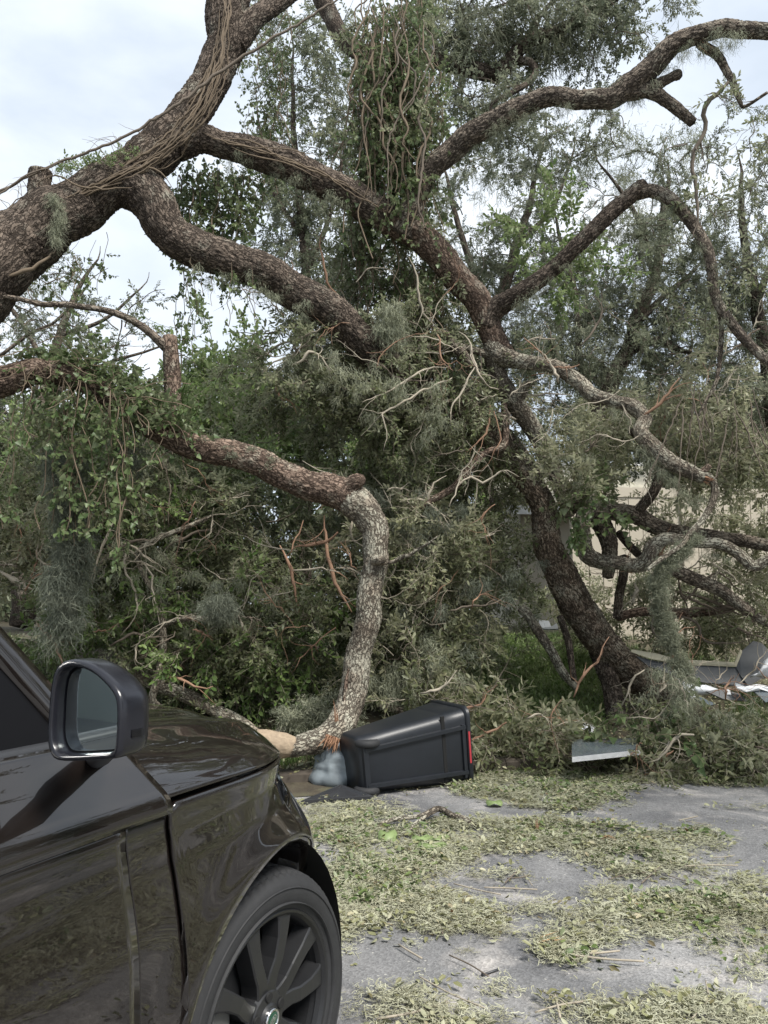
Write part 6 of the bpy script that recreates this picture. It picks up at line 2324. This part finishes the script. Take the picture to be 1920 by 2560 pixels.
V, F = shell([0, .012, .03, .35, .80, .835, .84, 1.02, 1.022, 1.035, 1.06, 1.062, 1.04, .9, .06], [-.02, -.006, 0, 0, 0, 0, .003, .003, .012, .022, .022, .008, -.012, -.012, -.012], True)
F.append(tuple(range(14 * 24, 15 * 24)))
body = mesh_obj('bin_body', V, F, M['bin'], bn, True)
md = body.modifiers.new('edge', 'EDGE_SPLIT')
md.split_angle = R_(38)


def face_pt(x, z):       # point on the near face
    return np.array([x + (z - .25) * -.11 * (1 - .45 * x / LEN), -.085 * x / LEN * .3, z])


def bar(name, p, q, w_, dp, m=M['bin'], parent=body):
    p, q = np.array(p), np.array(q)
    d = (q - p) / np.linalg.norm(q - p)
    s = np.cross(d, [0, 1, 0])
    s /= np.linalg.norm(s)
    V = []
    for c in (p, q):
        for (a, y) in ((-.5, .006), (-.36, -dp), (.36, -dp), (.5, .006)):
            V.append(c + s * w_ * a + np.array([0, y, 0]))
    b = MB()
    b.add(V, [(0, 1, 5, 4), (1, 2, 6, 5), (2, 3, 7, 6), (3, 0, 4, 7), (3, 2, 1, 0), (4, 5, 6, 7)])
    return b.build(name, m, parent, False, attrs=False)


bar('rib', face_pt(.05, .365), face_pt(1.01, .50), .040, .030)
bar('rib', face_pt(.05, .075), face_pt(1.01, .115), .040, .030)
bar('cross_bar', face_pt(.055, .03), face_pt(.055, .40), .06, .024)
bar('cross_bar', face_pt(.985, .07), face_pt(.985, .52), .034, .026)
bar('grip_band', face_pt(.80, .05), face_pt(.80, .60), .045, .004, M['gap'])
bar('red_strip', face_pt(1.040, .19), face_pt(1.040, .46), .022, .026, M['bin_red'])
b = MB()
b.box(.80, .85, .10, .16, .578, .598)
b.build('latch', M['silver'], body, False, attrs=False)
for zc in (.415, .035):
    b = MB()
    n = 36
    V, F = [], []
    for (r, z) in ((.02, -.032), (.085, -.032), (.105, -.022), (.108, 0), (.105, .022), (.085, .032), (.02, .032)):
        for q in np.linspace(0, 2 * math.pi, n, endpoint=False):
            V.append((.085 + r * math.cos(q), .045 + r * math.sin(q), zc + z))
    for i in range(6):
        for j in range(n):
            F.append((i * n + j, i * n + (j + 1) % n, (i + 1) * n + (j + 1) % n, (i + 1) * n + j))
    F += [tuple(range(n - 1, -1, -1)), tuple(range(6 * n, 7 * n))]
    b.add(V, F)
    b.build('wheel', M['tyre'], bn, True, attrs=False)
tv, tf, _, _ = tube(np.array([[.085, .045, .02], [.085, .045, .40]]), np.array([.012, .012]), 8, 0)
mesh_obj('axle', tv, tf, M['satin_black'], bn, True)

# triangular black panel on the road in front of the bin
pc = G(848, 1995)
pn = empty('black_panel', (*pc[:2], 0), 'flat triangular black plastic panel with raised rim lying in front of the bin', 'panel')
tri = [G(752, 2008, .02), G(935, 1996, .02), G(852, 1966, .05)]
ctr = sum(tri) / 3
b = MB()
V = []
for s_, dz in ((1.0, -.02), (1.0, .018), (.86, .022), (.80, .004)):
    for t_ in tri:
        q = ctr + (t_ - ctr) * s_
        V.append(q + np.array([0, 0, dz]))
F = []
for i in range(3):
    for j in range(3):
        F.append((i * 3 + j, i * 3 + (j + 1) % 3, (i + 1) * 3 + (j + 1) % 3, (i + 1) * 3 + j))
F += [(9, 10, 11), (2, 1, 0)]
b.add(V, F)
b.build('rim', M['satin_black'], pn, False, attrs=False)

# grey boulder behind the bin
bc = G(830, 1975, 0)
bo = []
n1, n2 = 28, 40
cc_ = P(848, 1920, 7.02)
V, F = [], []
for i in range(n1):
    for j in range(n2):
        ph, t_ = math.pi * i / (n1 - 1), 2 * math.pi * j / n2
        d = np.array([math.sin(ph) * math.cos(t_), math.sin(ph) * math.sin(t_), math.cos(ph)])
        k = 1 + 1.1 * (fbm(d * 1.3 + 5, 61, 2) - .5) + .16 * (fbm(d * 5 + 5, 62, 2) - .5)
        q = cc_ + d * np.array([.25, .20, .17]) * k
        q[2] = max(q[2], .0)
        V.append(q)
for i in range(n1 - 1):
    for j in range(n2):
        F.append((i * n2 + j, i * n2 + (j + 1) % n2, (i + 1) * n2 + (j + 1) % n2, (i + 1) * n2 + j))
tag(mesh_obj('boulder', V, F, simple('blue_grey_rock', (.21, .24, .255), .6, noise=.45, nscale=7, bump=.8), None, True), 'blue-grey boulder between the snapped limb tip and the bin', 'rock')


# ------------------------------------------------------------------ wrecked panels on the right
def slabpx(name, pts, th, m, parent, smooth=False, bev=.004):
    """sheet through measured points (u, v, D) given real thickness"""
    q = np.array([P(*p) for p in pts])
    c = q.mean(0)
    nrm = np.cross(q[1] - q[0], q[2] - q[0])
    nrm /= np.linalg.norm(nrm)
    if nrm @ (CAMP - c) < 0:
        nrm = -nrm
    n = len(q)
    V = np.vstack([q, q - nrm * th])
    F = [tuple(range(n)), tuple(range(2 * n - 1, n - 1, -1))] + [(i, i + n, (i + 1) % n + n, (i + 1) % n) for i in range(n)]
    o = mesh_obj(name, V, F, m, parent, smooth)
    return o


M['grey_plastic'] = simple('grey_plastic', (.075, .08, .085), .55, noise=.2, nscale=9)
M['tan_edge'] = simple('tan_edge', (.50, .46, .33), .6, noise=.25, nscale=8)
M['car_white'] = simple('car_white', (.70, .72, .74), .45, coat=.1, noise=.04, nscale=4)
M['dull_white'] = simple('dull_white', (.50, .51, .52), .5, noise=.25, nscale=12)
M['grey_gloss'] = simple('grey_gloss', (.10, .12, .135), .22, coat=.4, noise=.3, nscale=5)
c = P(1780, 1700, 8.9)
c[2] = float(bank_z(c[0], c[1]))
wr = empty('wrecked_panel', c, 'torn dark grey moulded panel with tan edge wedged upright in the branches at right', 'car panel')
slabpx('panel', [(1590, 1640, 9.0), (1650, 1655, 8.95), (1835, 1668, 8.85), (1846, 1664, 8.85), (1850, 1690, 8.8), (1870, 1712, 8.75), (1872, 1718, 8.7), (1760, 1706, 8.75), (1690, 1690, 8.8), (1620, 1665, 8.9)], .02, M['grey_plastic'], wr)
slabpx('corner_panel', [(1838, 1664, 8.84), (1850, 1632, 8.86), (1884, 1602, 8.88), (1905, 1608, 8.85), (1935, 1640, 8.8), (1915, 1690, 8.72), (1872, 1716, 8.7), (1852, 1690, 8.78)], .02, M['grey_plastic'], wr)
slabpx('edge_strip', [(1578, 1630, 9.0), (1640, 1640, 8.93), (1700, 1655, 8.9), (1836, 1662, 8.82), (1850, 1630, 8.84), (1855, 1632, 8.83), (1841, 1667, 8.82), (1700, 1661, 8.89), (1630, 1648, 8.92)], .035, M['tan_edge'], wr)
wb = empty('white_bumper', c + np.array([.1, -.35, 0]), 'crumpled white car bumper skin lying under the grey panel at right', 'car bumper')
q0 = [(1690, 1690), (1716, 1700), (1740, 1712), (1765, 1712), (1796, 1724), (1822, 1722)]
V, F = [], []
for j, (u, v) in enumerate(q0):
    for k, (dv, dD) in enumerate(((0, 0), (3, -.03), (8, -.06), (14, -.075), (22, -.05))):
        V.append(P(u + k * 2 + rng.normal(0, 1.2), v + dv + rng.normal(0, 1.6), 8.55 + rng.normal(0, .012) + dD - .0008 * (u - 1690)))
    if j:
        o_ = 5 * j
        F += [(o_ - 5 + k, o_ - 4 + k, o_ + 1 + k, o_ + k) for k in range(4)]
o = mesh_obj('bumper_skin', V, F, M['car_white'], wb, True)
md = o.modifiers.new('t', 'SOLIDIFY')
md.thickness = .012
V, F = [], []
for j, (u, v) in enumerate([(1838, 1708), (1862, 1716), (1890, 1709), (1920, 1716), (1980, 1700), (2060, 1690)]):
    for k, (dv, dD) in enumerate(((0, 0), (4, -.05), (10, -.07), (15, -.06))):
        V.append(P(u + k * 3 + rng.normal(0, 2), v + dv + rng.normal(0, 2), 8.35 + dD + rng.normal(0, .02)))
    if j:
        o_ = 4 * j
        F += [(o_ - 4 + k, o_ - 3 + k, o_ + 1 + k, o_ + k) for k in range(3)]
o = mesh_obj('bumper_end', V, F, M['car_white'], wb, False)
md = o.modifiers.new('t', 'SOLIDIFY')
md.thickness = .012
slabpx('dark_shard', [(1765, 1728, 8.4), (1800, 1722, 8.42), (1850, 1734, 8.4), (1868, 1752, 8.35), (1810, 1748, 8.33)], .02, M['grey_plastic'], wb)
slabpx('dark_shard', [(1880, 1724, 8.3), (1925, 1712, 8.32), (1960, 1738, 8.3), (1915, 1756, 8.25)], .02, M['grey_gloss'], wb)
slabpx('white_shard', [(1704, 1694, 8.4), (1722, 1708, 8.42), (1745, 1738, 8.36), (1732, 1746, 8.33), (1712, 1722, 8.35)], .012, M['car_white'], wb)
V, F = [], []
for i in range(9):
    for j in range(9):
        a_, b_ = i / 8, j / 8
        u = 1886 + a_ * 90 + 16 * math.sin(b_ * 3 + 1)
        v = 1668 - 52 * math.sin(min(1, a_ * 1.25) * 1.6) * (1 - b_) + b_ * (22 + 10 * a_)
        V.append(P(u + 5 * rng.normal() * .4, v + rng.normal() * 1.2, 8.5 - .10 * math.sin(b_ * 3.1) + .06 * (fbm(np.array([a_ * 4, b_ * 4, 1.]), 71, 2) - .5)))
i_ = (np.arange(8)[:, None] * 9 + np.arange(8)[None]).reshape(-1)
o = mesh_obj('torn_skin', V, np.stack([i_, i_ + 9, i_ + 10, i_ + 1], -1), M['car_white'], wb, True)
md = o.modifiers.new('t', 'SOLIDIFY')
md.thickness = .012
limb('cable', [(1935, 1650, 8.35, 5), (1925, 1668, 8.33, 5), (1928, 1685, 8.33, 5), (1940, 1692, 8.33, 4)], M['gap'], wb, .01)
slabpx('broken_lens', [(1696, 1690, 8.5), (1712, 1695, 8.5), (1736, 1735, 8.4), (1790, 1760, 8.35), (1770, 1765, 8.3), (1720, 1735, 8.35)], .03, M['grey_gloss'], wb)
c = G(1520, 1905, 0.12)
c[2] = float(bank_z(c[0], c[1]))
wp = empty('metal_sheet', c, 'flat grey-topped panel with bright white front edge lying on the kerb under the boughs', 'panel')
ta = [G(1430, 1893, .26), G(1602, 1875, .26), G(1600, 1846, .30), G(1430, 1850, .30)]
V = np.array(ta + [x + np.array([0, 0, -.042]) for x in ta])
b = MB()
b.add(V[:4] + np.array([0, .004, .002]), [(0, 1, 2, 3)])
b.build('top_skin', M['grey_gloss'], wp, False, attrs=False)
b = MB()
V2 = V.copy()
b.add(V2, [(0, 4, 5, 1), (1, 5, 6, 2), (2, 6, 7, 3), (3, 7, 4, 0), (4, 7, 6, 5), (0, 1, 2, 3)])
b.build('white_frame', M['dull_white'], wp, False, attrs=False)
# white fragments glimpsed through the leaves
wf = empty('white_fragment', P(1340, 1555, 10.2) * np.array([1, 1, 0]) + np.array([0, 0, .7]), 'bit of white car body showing through the branches left of the leaning trunk', 'car panel')
slabpx('panel', [(1320, 1548, 10.2), (1372, 1552, 10.15), (1378, 1566, 10.1), (1392, 1558, 10.1), (1396, 1572, 10.1), (1330, 1572, 10.1)], .03, M['car_white'], wf)
wf = empty('white_fragment', P(1450, 1812, 8.35) * np.array([1, 1, 0]) + np.array([0, 0, .2]), 'small white torn plastic bits among the boughs above the white-edged panel', 'car panel')
slabpx('panel', [(1420, 1800, 8.3), (1450, 1795, 8.3), (1480, 1812, 8.3), (1505, 1830, 8.3), (1490, 1838, 8.25), (1440, 1815, 8.25)], .02, M['car_white'], wf)

# ------------------------------------------------------------------ small things on the road
fs = empty('fallen_stick', G(1075, 2050), 'bent forked stick lying on the litter in front of the bin', 'stick')


def gl(name, pts, m, parent):
    """tube along points (u, v, height, width_px) standing on the road"""
    q = []
    for u, v, h, wd in pts:
        p = G(u, v, h)
        q.append([*p, pxr(wd, p[1])])
    cc = catmull(np.array(q), .02)
    tv, tf, tu, tr = tube(cc[:, :3], cc[:, 3], 10, .8, True, 5)
    return mesh_obj(name, tv, tf, m, parent, True, tu, {'ridge': tr})


gl('stem', [(935, 2068, .02, 8), (985, 2048, .04, 10), (1050, 2040, .05, 11), (1095, 2022, .06, 14), (1130, 2038, .05, 14), (1160, 2048, .04, 15), (1185, 2066, .02, 15)], BG, fs)
gl('side_shoot', [(1094, 2024, .06, 9), (1062, 2042, .05, 9), (1035, 2062, .03, 9), (1026, 2078, .02, 8)], BG, fs)
big = [((1052, 2098), (40, 26), 0.3, 'big round pale green leaf left of its two neighbours on the litter'), ((1090, 2096), (56, 30), .0, 'big round pale green leaf right of its two neighbours on the litter'), ((1080, 2118), (62, 26), .15, 'big round green leaf nearest the road of the three on the litter'), ((968, 2090), (40, 40), .5, 'upright bright green leaf on the litter below the forked stick'), ((1235, 2007), (34, 16), .1, 'pale green leaf lying by the edge of the litter right of the bin')]
M['big_leaf'] = simple('big_leaf', (.20, .265, .105), .55, noise=.35, nscale=30)
for (u, v), (wu, wv), tilt, lab in big:
    p = G(u, v, .03)
    r0 = wu / CAM_F * p[1] * .5
    V, F = [list(p + np.array([0, 0, .012]))], []
    n = 22
    for j in range(n):
        q = 2 * math.pi * j / n
        rr = r0 * (1 + .12 * math.cos(q * 2) + .10 * abs(math.cos(q * .5)))
        V.append(list(p + np.array([rr * math.cos(q), rr * 1.0 * math.sin(q), tilt * rr * math.sin(q) + .012 * math.sin(3 * q)])))
    F = [(0, 1 + j, 1 + (j + 1) % n) for j in range(n)]
    o = mesh_obj('leaf', V, F, M['big_leaf'], None, True)
    md = o.modifiers.new('t', 'SOLIDIFY')
    md.thickness = .001
    tag(o, lab, 'leaf', 'big leaves on the litter')
bt = empty('bolt', G(1225, 2431), 'dark metal bolt lying on the bare asphalt', 'bolt')
p0, p1 = G(1208, 2437, .008), G(1245, 2424, .008)
tv, tf, _, _ = tube(np.array([p0, p0 + (p1 - p0) * .97, p1]), np.array([.005, .005, .005]), 10, 0)
mesh_obj('shank', tv, tf, M['satin_black'], bt, True)
tv, tf, _, _ = tube(np.array([p0 - (p1 - p0) * .06, p0 + (p1 - p0) * .04]), np.array([.0095, .0095]), 6, 0)
mesh_obj('head', tv, tf, M['satin_black'], bt, False)
ch = splinters('wood_chip', G(1352, 2356, .015), np.array([.8, -.3, .12]), .03, simple('orange_chip', (.55, .33, .16), .8, noise=.4, nscale=40), None, 9, .13, .8)
tag(ch, 'orange splintered wood chip at the edge of the litter band', 'wood chip')
ch = splinters('broken_twig_end', G(1341, 2072, .03), np.array([.05, .0, 1.0]), .014, M['torn_wood'], None, 7, .08, .5)
tag(ch, 'short broken twig end standing in the litter strip', 'twig')
pcn = empty('seed_cone', G(1522, 2102, .02), 'brown round seed cone on the litter strip', 'seed cone')
b = MB()
c0 = G(1522, 2102, .03)
for k in range(60):
    t_ = k / 59
    q = k * 2.4
    r = .036 * math.sin(math.pi * (.12 + .8 * t_))
    p = c0 + np.array([r * math.cos(q), r * math.sin(q), .055 * (t_ - .5)])
    d = np.array([math.cos(q), math.sin(q), .35])
    V_, F_ = leaf_verts(p, d, np.array([-math.cos(q) * .4, -math.sin(q) * .4, 1]), .017, .016, .3, .2)
    b.add(V_, F_)
b.build('scale', simple('cone_brown', (.20, .12, .06), .8, noise=.4, nscale=60), pcn, False, 'stuff', attrs=False)
for k in range(34):     # loose sticks in the litter
    poly = from_poly[rng.integers(0, 6)][0]
    u = rng.uniform(max(760, min(a for a, _ in poly)), max(a for a, _ in poly))
    v = rng.uniform(min(c_ for _, c_ in poly), min(2540, max(c_ for _, c_ in poly)))
    p = G(u, v, .025)
    a = rng.uniform(0, 6.28)
    l_ = rng.uniform(.06, .2)
    d = np.array([math.cos(a), math.sin(a), 0]) * l_
    if (p + d)[1] < 2.2:
        continue
    V_ = np.array([p - d, p + rng.normal(0, .012, 3) * np.array([1, 1, .3]), p + d])
    V_[:, 2] = np.maximum(V_[:, 2], .012)
    tv, tf, tu, tr = tube(catmull(V_, .03), np.full(len(catmull(V_, .03)), rng.uniform(.002, .005)), 6, 0)
    tag(mesh_obj('twig', tv, tf, M['twig_grey'] if rng.uniform() < .6 else M['twig_dark'], None, True), 'thin bare twig lying in the road litter', 'twig', 'loose twigs in the road litter')
